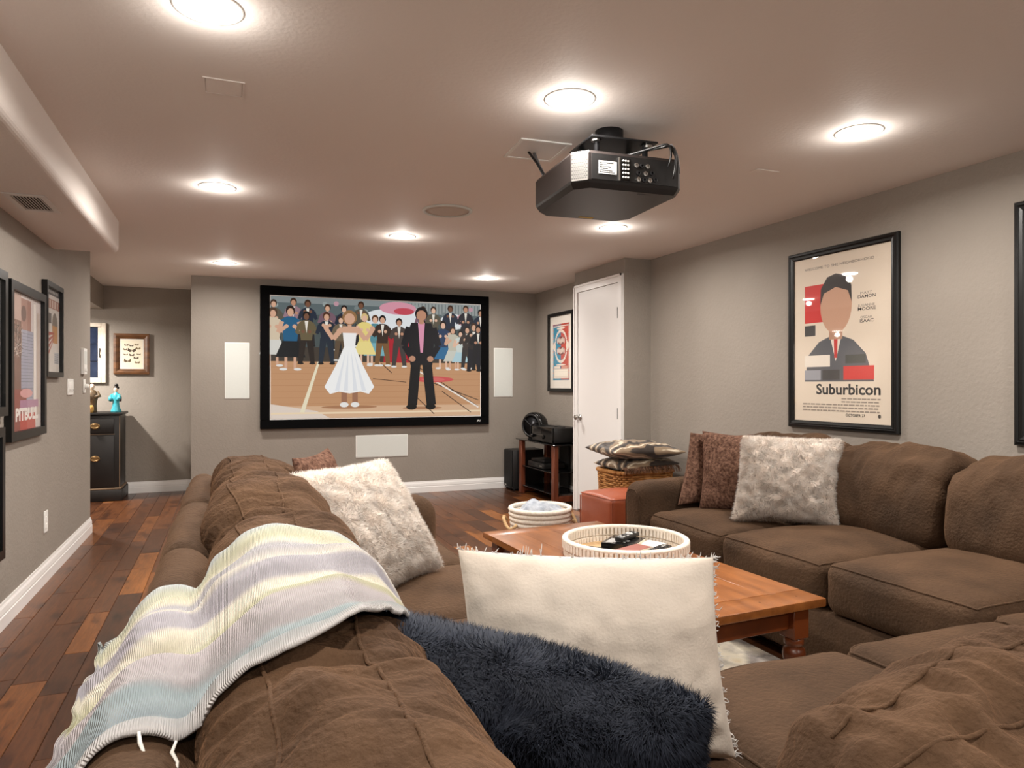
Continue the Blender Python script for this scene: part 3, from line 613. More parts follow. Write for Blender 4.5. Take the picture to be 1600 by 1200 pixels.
for k in range(3):
    za = -wh+.055+k*.184
    for x0, x1 in ((-ww+i_+.02, -.008), (.008, ww-i_-.02)): mesh('pane', *box(x0, x1, -.010, -.004, za+.006, za+.178), 'night_glass', t)
    if k: mesh('glazing_bar', *box(-ww+i_+.02, ww-i_-.02, -.018, -.002, za-.004, za+.004), 'night_glass', t)
mesh('glazing_bar', *box(-.008, .008, -.018, -.002, -wh+.055, wh-.045), 'old_white', t)
mesh('sash_latch', *tube([(ww-.06, -.027, -.05), (ww-.06, -.04, 0), (ww-.06, -.027, .05)], .005, 6), 'dark_metal', t)

# ------------------------------------------------------------------ switches on the left wall
def wall_unit(name, label, cat, yc, z0, z1, w2, d=.008):
    t = thing(name, label, cat, (XL, yc, z0), R(90)); bbox('cover_plate', -w2, w2, -d, -.0005, 0, z1-z0, 'white_plastic', t, .002, 1); return t
t = wall_unit('thermostat', 'white wall thermostat with small display near the wall end', 'thermostat', 6.2, 1.28, 1.478, .06, .024)
mesh('display', *box(-.045, .045, -.0255, -.0241, .075, .175), 'grille_white', t)
for k in range(2): bbox('button', -.035+k*.04, -.008+k*.04, -.03, -.0241, .02, .045, 'white_plastic', t, .002, 1)
t = wall_unit('light_switch', 'wide white multi-gang switch plate below the small poster', 'switch', 5.74, 1.127, 1.24, .09)
for k in range(4): bbox('rocker', -.075+k*.039, -.045+k*.039, -.012, -.0081, .02, .093, 'white_plastic', t, .002, 1); mesh('dimmer_slot', *box(-.062+k*.039, -.058+k*.039, -.0128, -.0121, .026, .04), 'dark_metal', t)
t = wall_unit('light_switch', 'narrow white wall switch with a knob under the thermostat', 'switch', 6.26, 1.136, 1.243, .037)
mesh('dimmer_knob', *lathe([(.02, 0), (.019, .02), (.016, .028), (.001, .029)], 20), 'white_plastic', t, (0, -.008, .05), smooth=True, rot=(R(90), 0, 0))
t = wall_unit('wall_outlet', 'white electrical outlet plate low on the left wall', 'outlet', 5.02, .30, .43, .04)
for z in (.035, .08):
    bbox('socket', -.017, .017, -.0105, -.0081, z-.013, z+.016, 'white_plastic', t, .003, 1)

# ================================================================== HALL CABINET AND FIGURINES
t = thing('hall_cabinet', 'worn black cabinet with one drawer above a door in the hall', 'cabinet', (-1.30, 8.43, 0))
bbox('body', -.27, .27, -.21, .25, .12, .885, 'cabinet_black', t, .006)
bbox('plinth', -.295, .295, -.235, .255, .0, .118, 'cabinet_black', t, .008)
bbox('plinth_moulding', -.285, .285, -.226, .252, .1185, .136, 'cabinet_edge', t, .006)
bbox('cabinet_top', -.295, .295, -.235, .256, .886, .912, 'cabinet_black', t, .006)
mesh('edge_wear', *join(box(.266, .272, -.214, -.208, .14, .88), box(-.24, .225, -.2125, -.2095, .686, .692)), 'cabinet_edge', t)
dr = bbox('drawer', -.22, .22, -.226, -.2105, .70, .85, 'cabinet_black', t, .006)
dd = bbox('cabinet_door', -.22, .22, -.222, -.2105, .15, .675, 'cabinet_black', t, .005)
for par, zz, yy in ((dr, .775, -.226), (dd, .44, -.222)):
    mesh('pull_plate', *lathe([(.001, 0), (.045, 0), (.042, .003), (.036, .002), (.001, .002)], 24, 1, .7), 'brass', par, (.05, yy, zz), smooth=True, rot=(R(90), 0, 0))
    mesh('pull_ring', *tube([(.05+.034*math.cos(a), yy-.008-.01*abs(math.sin(a)), zz+.02*math.sin(a)) for a in [k*math.pi/8 for k in range(16)]], .004, 6, True), 'brass', par, smooth=True)
def robe(prof, sx, sy, n=20, tw=0):
    v, f = lathe(prof, n, sx, sy)
    return [(x*(1+.06*math.sin(5*math.atan2(y, x)+z*20)), y, z) for x, y, z in v], f
t = thing('figurine', 'small figurine in a teal kimono with a black bun hairdo', 'figurine', (-1.078, 8.33, .912), R(-25))
mesh('robe', *robe([(.001, 0), (.05, 0), (.052, .012), (.036, .05), (.032, .1), (.038, .135), (.04, .16), (.034, .19), (.014, .205), (.012, .212)], 1, .85), 'kimono', t, smooth=True)
mesh('sleeve', *tube([(.034, -.005, .185), (.048, -.018, .15), (.03, -.04, .128)], [.014, .02, .016], 10), 'kimono', t, smooth=True)
mesh('sleeve', *tube([(-.034, -.005, .185), (-.048, -.018, .15), (-.03, -.04, .128)], [.014, .02, .022], 10), 'kimono', t, smooth=True)
bbox('sash_bow', -.026, .03, .028, .06, .11, .165, 'kimono_dark', t, .01)
mesh('head', *lathe([(.001, .205), (.010, .207), (.012, .215), (.019, .225), (.022, .238), (.02, .252), (.012, .262), (.001, .265)], 16), 'skin_tone', t, smooth=True)
mesh('hair', *join(lathe([(.012, .236), (.025, .246), (.027, .256), (.021, .27), (.001, .276)], 16, 1, .9), lathe([(.001, .268), (.016, .272), (.02, .283), (.013, .296), (.001, .298)], 12)), 'hair_black', t, (0, .006, 0), smooth=True)
t = thing('figurine', 'small figurine of a brown-robed standing man beside an amber basket', 'figurine', (-1.295, 8.33, .912), R(20))
mesh('robe', *robe([(.001, .0), (.045, .0), (.046, .02), (.04, .07), (.045, .12), (.055, .16), (.05, .2), (.03, .23), (.014, .238)], 1, .8), 'robe_brown', t, smooth=True)
mesh('sleeve', *tube([(.045, 0, .21), (.06, -.02, .17), (.02, -.05, .16)], [.018, .02, .014], 10), 'robe_brown', t, smooth=True)
mesh('sleeve', *tube([(-.045, 0, .21), (-.062, -.025, .19), (-.055, -.055, .2)], [.018, .02, .014], 10), 'robe_brown', t, smooth=True)
mesh('head', *lathe([(.001, .232), (.012, .234), (.014, .242), (.021, .252), (.024, .266), (.022, .282), (.012, .292), (.001, .295)], 16), 'skin_tone', t, smooth=True)
mesh('basket', *lathe([(.001, 0), (.034, 0), (.042, .03), (.04, .06), (.03, .075), (.001, .07)], 16), 'amber', t, (-.035, -.05, 0), smooth=True)
mesh('staff', *tube([(-.05, -.065, .16), (-.062, -.075, .22), (-.05, -.07, .27)], .004, 6), 'wicker_dark', t)

# ================================================================== MEDIA STAND CORNER
t = thing('media_stand', 'cherry-legged media stand with smoked glass shelves beside the closet', 'media stand', (3.02, 6.74, 0), R(-90))
# local: front at -y (faces the room), x along the wall
for x_ in (-.42, .42):
    for y_ in (.0, .31):
        bbox('post', x_-.035, x_+.035, y_, y_+.05, 0, .585, 'cherry', t, .004, 1)
    bbox('bottom_rail', x_-.03, x_+.03, .0505, .309, .02, .075, 'cherry', t, .003, 1)
for z, nm in ((.588, 'top_shelf'), (.30, 'middle_shelf'), (.085, 'bottom_shelf')):
    if nm == 'top_shelf': bbox(nm, -.5, .5, -.02, .365, z, z+.01, 'smoked_glass', t, .003, 1)
    else: bbox(nm, -.384, .384, .012, .355, z, z+.009, 'smoked_glass', t, .002, 1)
mesh('back_spine', *box(-.11, .11, .335, .352, .1, .585), 'black_matte', t)
mesh('cable_bundle', *tube([(.3, .33, .58), (.33, .34, .42), (.28, .335, .3), (.33, .34, .16), (.3, .33, .06)], .007, 6), 'cable', t, smooth=True)
t = thing('av_receiver', 'black receiver with a front display window on the stand top', 'receiver', (3.03, 6.60, .598), R(-90))
bbox('case', -.25, .25, .02, .33, .012, .16, 'black_plastic', t, .006)
bbox('front_panel', -.25, .25, -.004, .0195, .012, .163, 'black_gloss', t, .005)
mesh('display', *box(-.2, .0, -.0055, -.0042, .085, .135), 'smoked_glass', t); mesh('trim_line', *box(-.2, .02, -.0055, -.0042, .078, .081), 'steel', t)
for x_ in (-.22, .05): mesh('knob', *lathe([(.02, 0), (.019, .018), (.015, .021), (.001, .021)], 20), 'black_gloss', t, (x_, -.004, .06), smooth=True, rot=(R(90), 0, 0))
for x_ in (-.2, .2):
    for y_ in (.04, .3): mesh('foot', *lathe([(.018, 0), (.018, .0125)], 12), 'black_matte', t, (x_, y_, 0))
tag(mesh('cable', *tube([(3.14, 6.95, .764), (3.16, 6.8, .767), (3.2, 6.65, .764), (3.15, 6.5, .767), (3.2, 6.4, .764)], .005, 6), 'cable', smooth=True), 'loose black cable lying across the top of the receiver', 'cable')
t = thing('round_speaker', 'round black open-fronted speaker unit on its side behind the receiver', 'speaker', (3.13, 7.03, .598), R(-62))
mesh('shell', *lathe([(.085, .0), (.135, .0), (.147, .02), (.147, .09), (.13, .13), (.07, .16), (.001, .165)], 36), 'black_gloss', t, (0, -.04, .152), smooth=True, rot=(R(-90), 0, 0))
mesh('cone', *lathe([(.115, .0), (.085, .03), (.045, .055), (.03, .05), (.001, .045)], 32), 'dark_metal', t, (0, -.041, .152), smooth=True, rot=(R(-90), 0, 0))
mesh('rim', *tube([(.118*math.cos(a), -.045, .152+.118*math.sin(a)) for a in [k*math.pi/16 for k in range(32)]], .012, 8, True), 'black_plastic', t, smooth=True)
for k in range(3): mesh('strut', *tube([(.118*math.cos(2.1*k+.4), -.046, .152+.118*math.sin(2.1*k+.4)), (0, -.05, .152)], .006, 6), 'dark_metal', t)
mesh('foot', *box(-.06, .06, -.03, .09, 0, .012), 'black_matte', t)
t = thing('disc_player', 'slim black disc player on the middle shelf of the stand', 'disc player', (3.06, 6.83, .3095), R(-90))
bbox('case', -.2, .2, .0, .25, .004, .06, 'black_plastic', t, .004); mesh('tray', *box(-.17, -.03, -.003, -.0005, .03, .042), 'dark_metal', t); mesh('display', *box(0, .08, -.003, -.0005, .02, .045), 'smoked_glass', t)
for k in range(3): mesh('button', *box(.1+k*.025, .115+k*.025, -.004, -.0005, .025, .037), 'steel', t)
t = thing('game_console', 'flat dark box lying on top of the disc player', 'console', (3.09, 6.84, .3705), R(-84))
bbox('case', -.14, .14, 0, .2, 0, .03, 'dark_metal', t, .006)
t = thing('subwoofer', 'black box subwoofer on the floor between stand and screen wall', 'subwoofer', (3.08, 7.40, 0), R(-90))
bbox('cabinet', -.13, .13, -.1, .28, .02, .46, 'black_plastic', t, .006); bbox('grille', -.12, .12, -.112, -.1005, .04, .45, 'black_matte', t, .006)
for x_ in (-.1, .1):
    for y_ in (-.07, .24): mesh('foot', *lathe([(.02, 0), (.022, .0195)], 12), 'black_gloss', t, (x_, y_, 0))
mesh('badge', *box(-.09, -.04, -.1135, -.1125, .05, .062), 'steel', t)

# ================================================================== SOFT FURNISHING HELPERS
def bolster(name, x0, x1, yb, yf, z0, z1, mat, parent, seed=0, amp=.012, fold=11., lean=.18, e=2.5, pe=4.5, seams=(), nu=90, nv=72, droop=.02, sag=0):
    """plump loose back cushion: length along x, front towards -y; soft ends, cross folds, piped seams"""
    L_, D_, H_ = x1-x0, yb-yf, z1-z0; cx, cy, cz = (x0+x1)/2, (yb+yf)/2, (z0+z1)/2
    def pt(s, ph, lift=0):
        q = 2*s-1; rr_ = max(0, 1-abs(q)**pe)**(1/pe*1.25)
        c_, s_ = math.cos(ph), math.sin(ph)
        ey = math.copysign(abs(c_)**(2/e), c_); ez = math.copysign(abs(s_)**(2/e), s_)
        px = q*L_/2
        n1 = fbm((px*fold*.55+seed*7.1, ey*.9+seed, ez*.9), 3)
        n2 = fbm((px*fold*1.6+seed*3.3, ey*1.1, ez*1.3+seed), 2)
        n3 = noise.noise(Vector((px*4+seed, ey*1.7, ez*1.7)))
        ridge = 1-math.sqrt(n2*n2+.015)*1.6
        dsp = amp*(1.1*n1 + .7*ridge + .9*n3)*(.35+.65*max(0, ez+.45)) + lift
        top = max(0, ez)
        y = ey*(D_/2*rr_+dsp) + lean*(ez*H_/2*rr_) ; z = ez*(H_/2*(rr_**.75)+dsp) - droop*top*(abs(q)**2.2) - sag*top*math.cos(q*1.5)
        return (cx+px+.01*n3, cy+y, cz+z)
    v = []
    for i in range(nu+1):
        s = .5-.5*math.cos(math.pi*i/nu); s = .5*s+.5*i/nu
        for j in range(nv): v.append(pt(s, 2*math.pi*j/nv))
    f = [(i*nv+j, i*nv+(j+1) % nv, (i+1)*nv+(j+1) % nv, (i+1)*nv+j) for i in range(nu) for j in range(nv)]
    f += [tuple(reversed(range(nv))), tuple(nu*nv+j for j in range(nv))]
    o = mesh(name, v, [tuple(reversed(q)) for q in f], mat, parent, smooth=True)
    for ph in seams:
        sp_ = [Vector(pt(.06+.88*k/60, ph+.03*math.sin(k*.25), .001)) for k in range(61)]
        for _ in range(2): sp_ = [sp_[0]] + [(a+b_*2+c_)/4 for a, b_, c_ in zip(sp_, sp_[1:], sp_[2:])] + [sp_[-1]]
        mesh('piping', *tube(sp_, .003, 6), mat, o, smooth=True)
    return o
def cube_grid(n):
    t_ = [math.sin((i/n-.5)*math.pi) for i in range(n+1)]
    idx, v, f = {}, [], []
    def vi(p):
        k = (round(p[0], 5), round(p[1], 5), round(p[2], 5))
        if k not in idx: idx[k] = len(v); v.append(p)
        return idx[k]
    for ax in range(3):
        for sg in (-1, 1):
            for i in range(n):
                for j in range(n):
                    q = []
                    for di, dj in ((0, 0), (1, 0), (1, 1), (0, 1)):
                        p = [0, 0, 0]; p[ax] = sg; p[(ax+1) % 3] = t_[i+di]; p[(ax+2) % 3] = t_[j+dj]; q.append(vi(tuple(p)))
                    f.append(tuple(q) if sg > 0 else tuple(reversed(q)))
    return v, f
CG = {}
def softbox(name, x0, x1, y0, y1, z0, z1, r, mat, parent, bulge=(0, 0, .02), amp=.006, seed=0, n=26, freq=6, pipe=False, pucker=0):
    if n not in CG: CG[n] = cube_grid(n)
    V, F = CG[n]; h = Vector(((x1-x0)/2, (y1-y0)/2, (z1-z0)/2)); c_ = Vector(((x0+x1)/2, (y0+y1)/2, (z0+z1)/2)); rr_ = min(r, *h)
    def mp(p):
        q = Vector([p[i]*h[i] for i in range(3)]); k = Vector([max(-h[i]+rr_, min(h[i]-rr_, q[i])) for i in range(3)])
        d_ = q-k; d_ = d_.normalized() if d_.length > 1e-9 else Vector((0, 0, 1))
        w_ = k + d_*rr_
        u = [w_[i]/h[i] for i in range(3)]
        b_ = Vector([math.copysign(1, d_[i])*abs(d_[i])*bulge[i]*max(0, 1-u[(i+1) % 3]**2)*max(0, 1-u[(i+2) % 3]**2) for i in range(3)])
        s_ = c_+w_
        nz = fbm((s_.x*freq+seed*5, s_.y*freq, s_.z*freq+seed), 3)
        return c_ + w_ + b_ + d_*amp*nz
    o = mesh(name, [mp(p) for p in V], F, mat, parent, smooth=True)
    if pipe:      # welt round the top edge
        ring = []; k = 24; a_ = .985
        t_ = [-a_+2*a_*i/k for i in range(k)]
        pts = [(x, -1, 1) for x in t_] + [(1, y, 1) for y in t_] + [(-x, 1, 1) for x in t_] + [(-1, -y, 1) for y in t_]
        for p in pts:
            m_ = mp(p); ring.append(m_+Vector((p[0] if abs(p[0]) == 1 else 0, p[1] if abs(p[1]) == 1 else 0, 1)).normalized()*.001)
        mesh('piping', *tube(ring, .0038, 6, True), mat, o, smooth=True)
    return o
def pillow_surf(BL, BR, TR, TL, T, n=44, pinch=.07, wr=.006, seed=0, belly=.45, crease=0):
    BL, BR, TR, TL = map(np.array, (BL, BR, TR, TL)); t_ = np.sin(np.linspace(-1, 1, n)*math.pi/2)
    U, V = np.meshgrid(t_, t_, indexing='ij')
    nrm = np.cross(BR-BL, TL-BL); nrm = nrm/np.linalg.norm(nrm)
    Up = U*(1-pinch*(1-V**2)); Vp = V*(1-pinch*(1-U**2))
    a, b_ = ((Up+1)/2)[..., None], ((Vp+1)/2)[..., None]
    mid = BL*(1-a)*(1-b_)+BR*a*(1-b_)+TR*a*b_+TL*(1-a)*b_
    th = T/2*np.clip((1-U**2)*(1-V**2), 0, 1)**belly
    wv = np.array([[fbm((u*3.2+seed*3, v*3.2, seed), 3) + .7*fbm((u*7+seed, v*7, seed+5), 2) for v in t_] for u in t_])*wr*(np.clip((1-U**2)*(1-V**2), 0, 1)**.3)
    if crease:
        cz_ = lambda a, b_, k_: np.sin(a*k_+3*np.sin(a*2.3+seed)+b_*1.5)*np.exp(-(1-np.abs(b_))/.22)*(1-np.abs(b_)**12)
        wv = wv + crease*(cz_(U, V, 13.) + .9*cz_(V, U, 15.))*np.clip((1-U**2)*(1-V**2)*6, 0, 1)**.5
    fr_ = mid + nrm*(th+wv)[..., None]; bk = mid - nrm*(th-wv*.5)[..., None]
    return fr_, bk, nrm
def grid_mesh(g, flip):
    n = g.shape[0]; f = grid_faces(n, n)
    return g.reshape(-1, 3).tolist(), ([tuple(reversed(q)) for q in f] if flip else f)
def pillow(name, label, quad, T, mat, seed=0, fur=None, group=None, cat='pillow', **k):
    fr_, bk, nrm = pillow_surf(*quad, T, seed=seed, **k); n = fr_.shape[0]
    org = np.array([fr_[..., 0].mean(), fr_[..., 1].mean(), min(fr_[..., 2].min(), bk[..., 2].min())])
    v1, f1 = grid_mesh(fr_-org, False); v2, f2 = grid_mesh(bk-org, True)
    bm = bmesh.new(); vs = [bm.verts.new(p) for p in v1+v2]
    for q in f1: bm.faces.new([vs[i] for i in q])
    for q in f2: bm.faces.new([vs[i+len(v1)] for i in q])
    bmesh.ops.remove_doubles(bm, verts=bm.verts[:], dist=1e-5); bmesh.ops.recalc_face_normals(bm, faces=bm.faces[:])
    me = bpy.data.meshes.new(name); bm.to_mesh(me); bm.free(); me.materials.append(MATS[mat]); me.polygons.foreach_set('use_smooth', [True]*len(me.polygons))
    o = tag(link(name, me, None, tuple(org)), label, cat, group)
    if fur: strands(o, fr_-org, bk-org, **fur)
    return o
def strands(parent, fr_, bk, count, length, width, mat, lay=.75, clump=9., seed=1, name='fur', back=.35):
    """short tapered fur blades over both faces of a pillow"""
    g = np.random.default_rng(seed); VV, FF, NN = [], [], []
    for surf, sgn, cnt in ((fr_, 1, int(count*(1-back))), (bk, -1, int(count*back))):
        n = surf.shape[0]
        du = np.gradient(surf, axis=0); dv = np.gradient(surf, axis=1); nr = np.cross(du, dv)*sgn; ar = np.linalg.norm(nr, axis=2)
        nr = nr/np.maximum(ar, 1e-9)[..., None]
        prob = ar[:-1, :-1].ravel(); prob = prob/prob.sum(); cell = g.choice(prob.size, cnt, p=prob); i, j = cell//(n-1), cell % (n-1)
        a, b_ = g.random(cnt)[:, None], g.random(cnt)[:, None]
        P_ = surf[i, j]*(1-a)*(1-b_)+surf[i+1, j]*a*(1-b_)+surf[i+1, j+1]*a*b_+surf[i, j+1]*(1-a)*b_
        Nn = nr[i, j]*(1-a)+nr[np.minimum(i+1, n-1), j]*a; Nn /= np.maximum(np.linalg.norm(Nn, axis=1), 1e-9)[:, None]
        ph = np.stack([np.sin(P_[:, 0]*clump*6+P_[:, 2]*clump*4.1+seed)+np.sin(P_[:, 1]*clump*9.7+2), np.sin(P_[:, 1]*clump*6.3+P_[:, 0]*clump*3.7)+np.sin(P_[:, 2]*clump*8.9+1), np.sin(P_[:, 2]*clump*5.9+P_[:, 1]*clump*4.3+2*seed)-.6], 1)*.5
        D_ = Nn*(1-lay*.55) + lay*(ph-(ph*Nn).sum(1)[:, None]*Nn) + g.normal(0, .22, (cnt, 3)); D_ /= np.linalg.norm(D_, axis=1)[:, None]
        D2 = D_+Nn*.1+np.array([0, 0, -.35])+g.normal(0, .25, (cnt, 3)); D2 /= np.linalg.norm(D2, axis=1)[:, None]
        S_ = np.cross(D_, Nn+g.normal(0, .5, (cnt, 3))); S_ /= np.maximum(np.linalg.norm(S_, axis=1), 1e-9)[:, None]
        ln = (length*(.6+.7*g.random(cnt)))[:, None]; w2 = width/2
        m_ = P_+D_*ln*.55; tp = m_+D2*ln*.45
        v = np.stack([P_-S_*w2, P_+S_*w2, m_+S_*w2*.8, m_-S_*w2*.8, tp], 1).reshape(-1, 3)
        nn = Nn*.75+D_*.25+g.normal(0, .12, (cnt, 3)); nn /= np.linalg.norm(nn, axis=1)[:, None]
        base = sum(len(x_) for x_ in VV); ix = base+np.arange(cnt)*5
        VV.append(v); NN.append(np.repeat(nn, 5, axis=0))
        FF += [(k, k+1, k+2, k+3) for k in ix.tolist()] + [(k+3, k+2, k+4) for k in ix.tolist()]
    v = np.concatenate(VV); nn = np.concatenate(NN)
    me = bpy.data.meshes.new(name); me.from_pydata(v.tolist(), [], FF); me.materials.append(MATS[mat]); me.polygons.foreach_set('use_smooth', [True]*len(me.polygons))
    me.normals_split_custom_set_from_vertices(nn.tolist())
    o = link(name, me, parent); o['kind'] = 'stuff'; return o

# ================================================================== SECTIONAL SOFA (three runs)
SZ = .47       # seat height
# ---- left run, local x -> world +Y, front (-y) -> world +X
X0, Y0 = -.17, .30
left = thing('sectional_sofa', 'brown microfibre sofa run with its back to the walkway, throw over it', 'sofa', (X0, Y0, 0), R(90), 'runs of the brown sectional')
def run_base(par, x0, x1, depth, yb=-.1):
    bbox('seat_base', x0, x1, -depth+.02, yb, .05, .27, 'sofa', par, .02, 3)
    for x_ in (x0+.06, x1-.06):
        for y_ in (-depth+.08, yb-.06): mesh('foot', *lathe([(.022, 0), (.03, .052)], 12), 'black_matte', par, (x_, y_, 0))
run_base(left, 0.0, 3.37, 1.1)
for k, (a, b_) in enumerate(((0.0, .93), (.935, 1.75), (1.755, 2.55), (2.555, 3.37))):
    softbox('back_frame', a, b_, -.135, .0, .06, .77, .06, 'sofa', left, (.0, .012, .012), .008, k, 20, 9)
softbox('arm', 3.14, 3.37, -1.17, -.14, .06, .62, .09, 'sofa', left, (.012, .01, .012), .005, 4, 22)
for k, (a, b_) in enumerate(((.14, 1.15), (1.155, 1.80), (1.805, 2.45), (2.455, 3.135))):
    softbox('seat_cushion', a, b_, -1.11, -.2, .275, SZ, .06, 'sofa', left, (.004, .012, .022), .006, 10+k, 28, 5, True)
cA = bolster('back_cushion', .12, .945, -.165, -.50, SZ-.02, .838, 'sofa_quilt', left, 1, .017, 12, .14, nu=200, nv=150, seams=(1.75, 1.12), pe=5)
c3 = bolster('back_cushion', .95, 1.70, -.13, -.51, SZ-.02, .872, 'sofa_quilt', left, 2, .016, 12, .14, nu=130, nv=110, seams=(1.7, 1.15))
c2 = bolster('back_cushion', 1.70, 2.42, -.12, -.50, SZ-.02, .895, 'sofa_quilt', left, 3, .016, 12, .14, seams=(1.7, 1.15))
c1 = bolster('back_cushion', 2.42, 3.12, -.12, -.49, SZ-.02, .89, 'sofa_quilt', left, 4, .016, 12, .14, seams=(1.7, 1.15))
# ---- right run along the wall, local x -> world -Y, front -> world -X
right = thing('sectional_sofa', 'brown microfibre sofa run against the right wall below the posters', 'sofa', (3.33, 3.65, 0), R(-90), 'runs of the brown sectional')
run_base(right, 0, 3.28, 1.1)
for k, (a, b_) in enumerate(((0, .88), (.885, 1.55), (1.555, 2.2), (2.205, 3.28))): softbox('back_frame', a, b_, -.135, 0, .06, .79, .06, 'sofa', right, (0, .01, .012), .006, 20+k, 18, 7)
softbox('arm', 0, .225, -1.12, -.14, .05, .625, .075, 'sofa', right, (.01, .012, .012), .004, 24, 24)
ar = tube([(.036, -1.113, .10), (.036, -1.117, .5), (.05, -1.119, .555), (.085, -1.121, .583), (.14, -1.121, .583), (.175, -1.119, .555), (.189, -1.117, .5), (.189, -1.113, .10)], .0035, 6)
mesh('arm_piping', *ar, 'sofa', right, smooth=True)
for k, (a, b_, fy, zt) in enumerate(((.232, .87, -1.10, SZ+.005), (.88, 1.50, -1.11, SZ+.01), (1.51, 2.145, -1.10, SZ+.02), (2.155, 3.25, -1.09, SZ))):
    softbox('seat_cushion', a, b_, fy, -.2, .275, zt, .06, 'sofa', right, (.006, .02, .03), .007, 30+k, 28, 5, True)
for k, (a, b_, zt) in enumerate(((.26, .90, .905), (.90, 1.545, .90), (1.56, 2.24, .895), (2.25, 3.0, .89))):
    bolster('back_cushion', a, b_, -.13, -.50, SZ-.01, zt, 'sofa', right, 40+k, .017, 7, .2, e=3.0, pe=7, nu=120, nv=96, droop=.022)
# ---- near run under the camera, local x -> world -X, front -> world +Y
near = thing('sectional_sofa', 'shorter brown microfibre sofa run joining the two longer runs', 'sofa', (2.225, .37, 0), R(180), 'runs of the brown sectional')
run_base(near, 0, 1.28, 1.1)
for k, (a, b_) in enumerate(((0, .64), (.645, 1.285))):
    softbox('back_frame', a, b_, -.1, 0, .06, .74, .045, 'sofa', near, (0, .01, .01), .006, 50+k, 18, 8)
    softbox('seat_cushion', a, b_, -1.10, -.16, .275, SZ+.005, .06, 'sofa', near, (.004, .014, .024), .006, 54+k, 30, 5, True)
bolster('back_cushion', .80, 1.58, -.09, -.43, SZ-.01, .825, 'sofa_quilt', near, 61, .018, 12, .1, nu=190, nv=140, seams=(1.75, 1.2), pe=3)
bolster('back_cushion', .02, .79, -.09, -.43, SZ-.01, .87, 'sofa_quilt', near, 62, .018, 12, .1, nu=130, nv=100, seams=(1.75, 1.2), pe=5)

# ================================================================== THROW PILLOWS
WF = dict(count=75000, length=.019, width=.0017, mat='fur_white', lay=.62, clump=11, back=.2)
pillow('fur_pillow', 'cream shaggy fur pillow slumped against the walkway-side sofa cushions', ((.42, 2.27, .50), (.765, 2.61, .50), (.575, 2.73, .90), (.195, 2.47, .89)), .17, 'fur_white_under', 3, dict(WF, seed=4), 'cream fur pillows', belly=.5, wr=.01)
pillow('fur_pillow', 'cream shaggy fur pillow upright on the sofa below the cream poster', ((2.44, 2.93, .50), (2.81, 2.60, .50), (2.93, 2.68, .915), (2.57, 3.01, .925)), .17, 'fur_white_under', 5, dict(WF, seed=6, count=70000), 'cream fur pillows', belly=.5, wr=.01)
pillow('fur_pillow', 'dark navy fur pillow wedged in the sofa corner behind the linen pillow', ((.27, 1.24, .54), (.70, .93, .43), (.665, .86, .715), (.205, 1.17, .815)), .20, 'fur_navy_under', 8, dict(count=170000, length=.021, width=.0013, mat='fur_navy', lay=.7, clump=8., seed=9, back=.4), belly=.42, wr=.012, pinch=.03)
pillow('chenille_pillow', 'mottled brown chenille pillow standing half behind the cream fur pillow', ((2.50, 3.29, .49), (2.78, 2.88, .49), (2.86, 2.96, .915), (2.575, 3.36, .93)), .15, 'chenille', 11, wr=.012)
pillow('chenille_pillow', 'mottled brown chenille pillow leaning in the angle of the sofa arm', ((2.42, 3.385, .50), (2.86, 3.33, .49), (3.0, 3.38, .90), (2.55, 3.44, .915)), .14, 'chenille', 12, wr=.012)
pillow('chenille_pillow', 'brown chenille pillow at the far end of the walkway-side sofa', ((.38, 2.80, .49), (.55, 3.14, .49), (.42, 3.24, .915), (.24, 2.92, .905)), .14, 'chenille', 13, wr=.012)
# linen pillow with a sherpa far side
quad = ((.44, 1.30, .475), (.915, 1.09, .475), (.865, 1.095, .868), (.412, 1.285, .882))
fr_, bk, nrm = pillow_surf(*quad, .17, seed=21, wr=.006, pinch=.05, crease=.010, n=60)
t = thing('linen_pillow', 'off-white linen pillow with frayed grey edge standing in the sofa corner', 'pillow', (.66, 1.19, .475))
org = np.array((.66, 1.19, .475))
v, f = grid_mesh(fr_-org, False); mesh('linen_face', v, f, 'linen', t, smooth=True)
v, f = grid_mesh(bk-org, True); mesh('sherpa_face', v, f, 'sherpa_grey', t, smooth=True)
MATS['fringe'] = pmat('fringe', (170, 168, 168), .9, c2=(226, 222, 216), nscale=40)
edge = np.concatenate([fr_[:, -1], fr_[-1, :][::-1]]) - org; ev = []
for k in range(150):
    i = random.random()*(len(edge)-2); p = edge[int(i)]*(1-i % 1)+edge[int(i)+1]*(i % 1)
    d_ = -nrm*random.uniform(.0, .006)+np.array([random.gauss(0, .002), random.gauss(0, .002), random.gauss(0, .002)]) + (np.array([0, 0, .004]) if i < 59 else np.array([.005, -.002, 0]))
    ev.append(tube([p-nrm*.006*random.random(), p+d_, p+d_*1.6+np.array([0, 0, random.gauss(0, .003)])], [.0011, .001, .0006], 4))
o = mesh('frayed_edge', *join(*ev), 'fringe', t); o['kind'] = 'stuff'

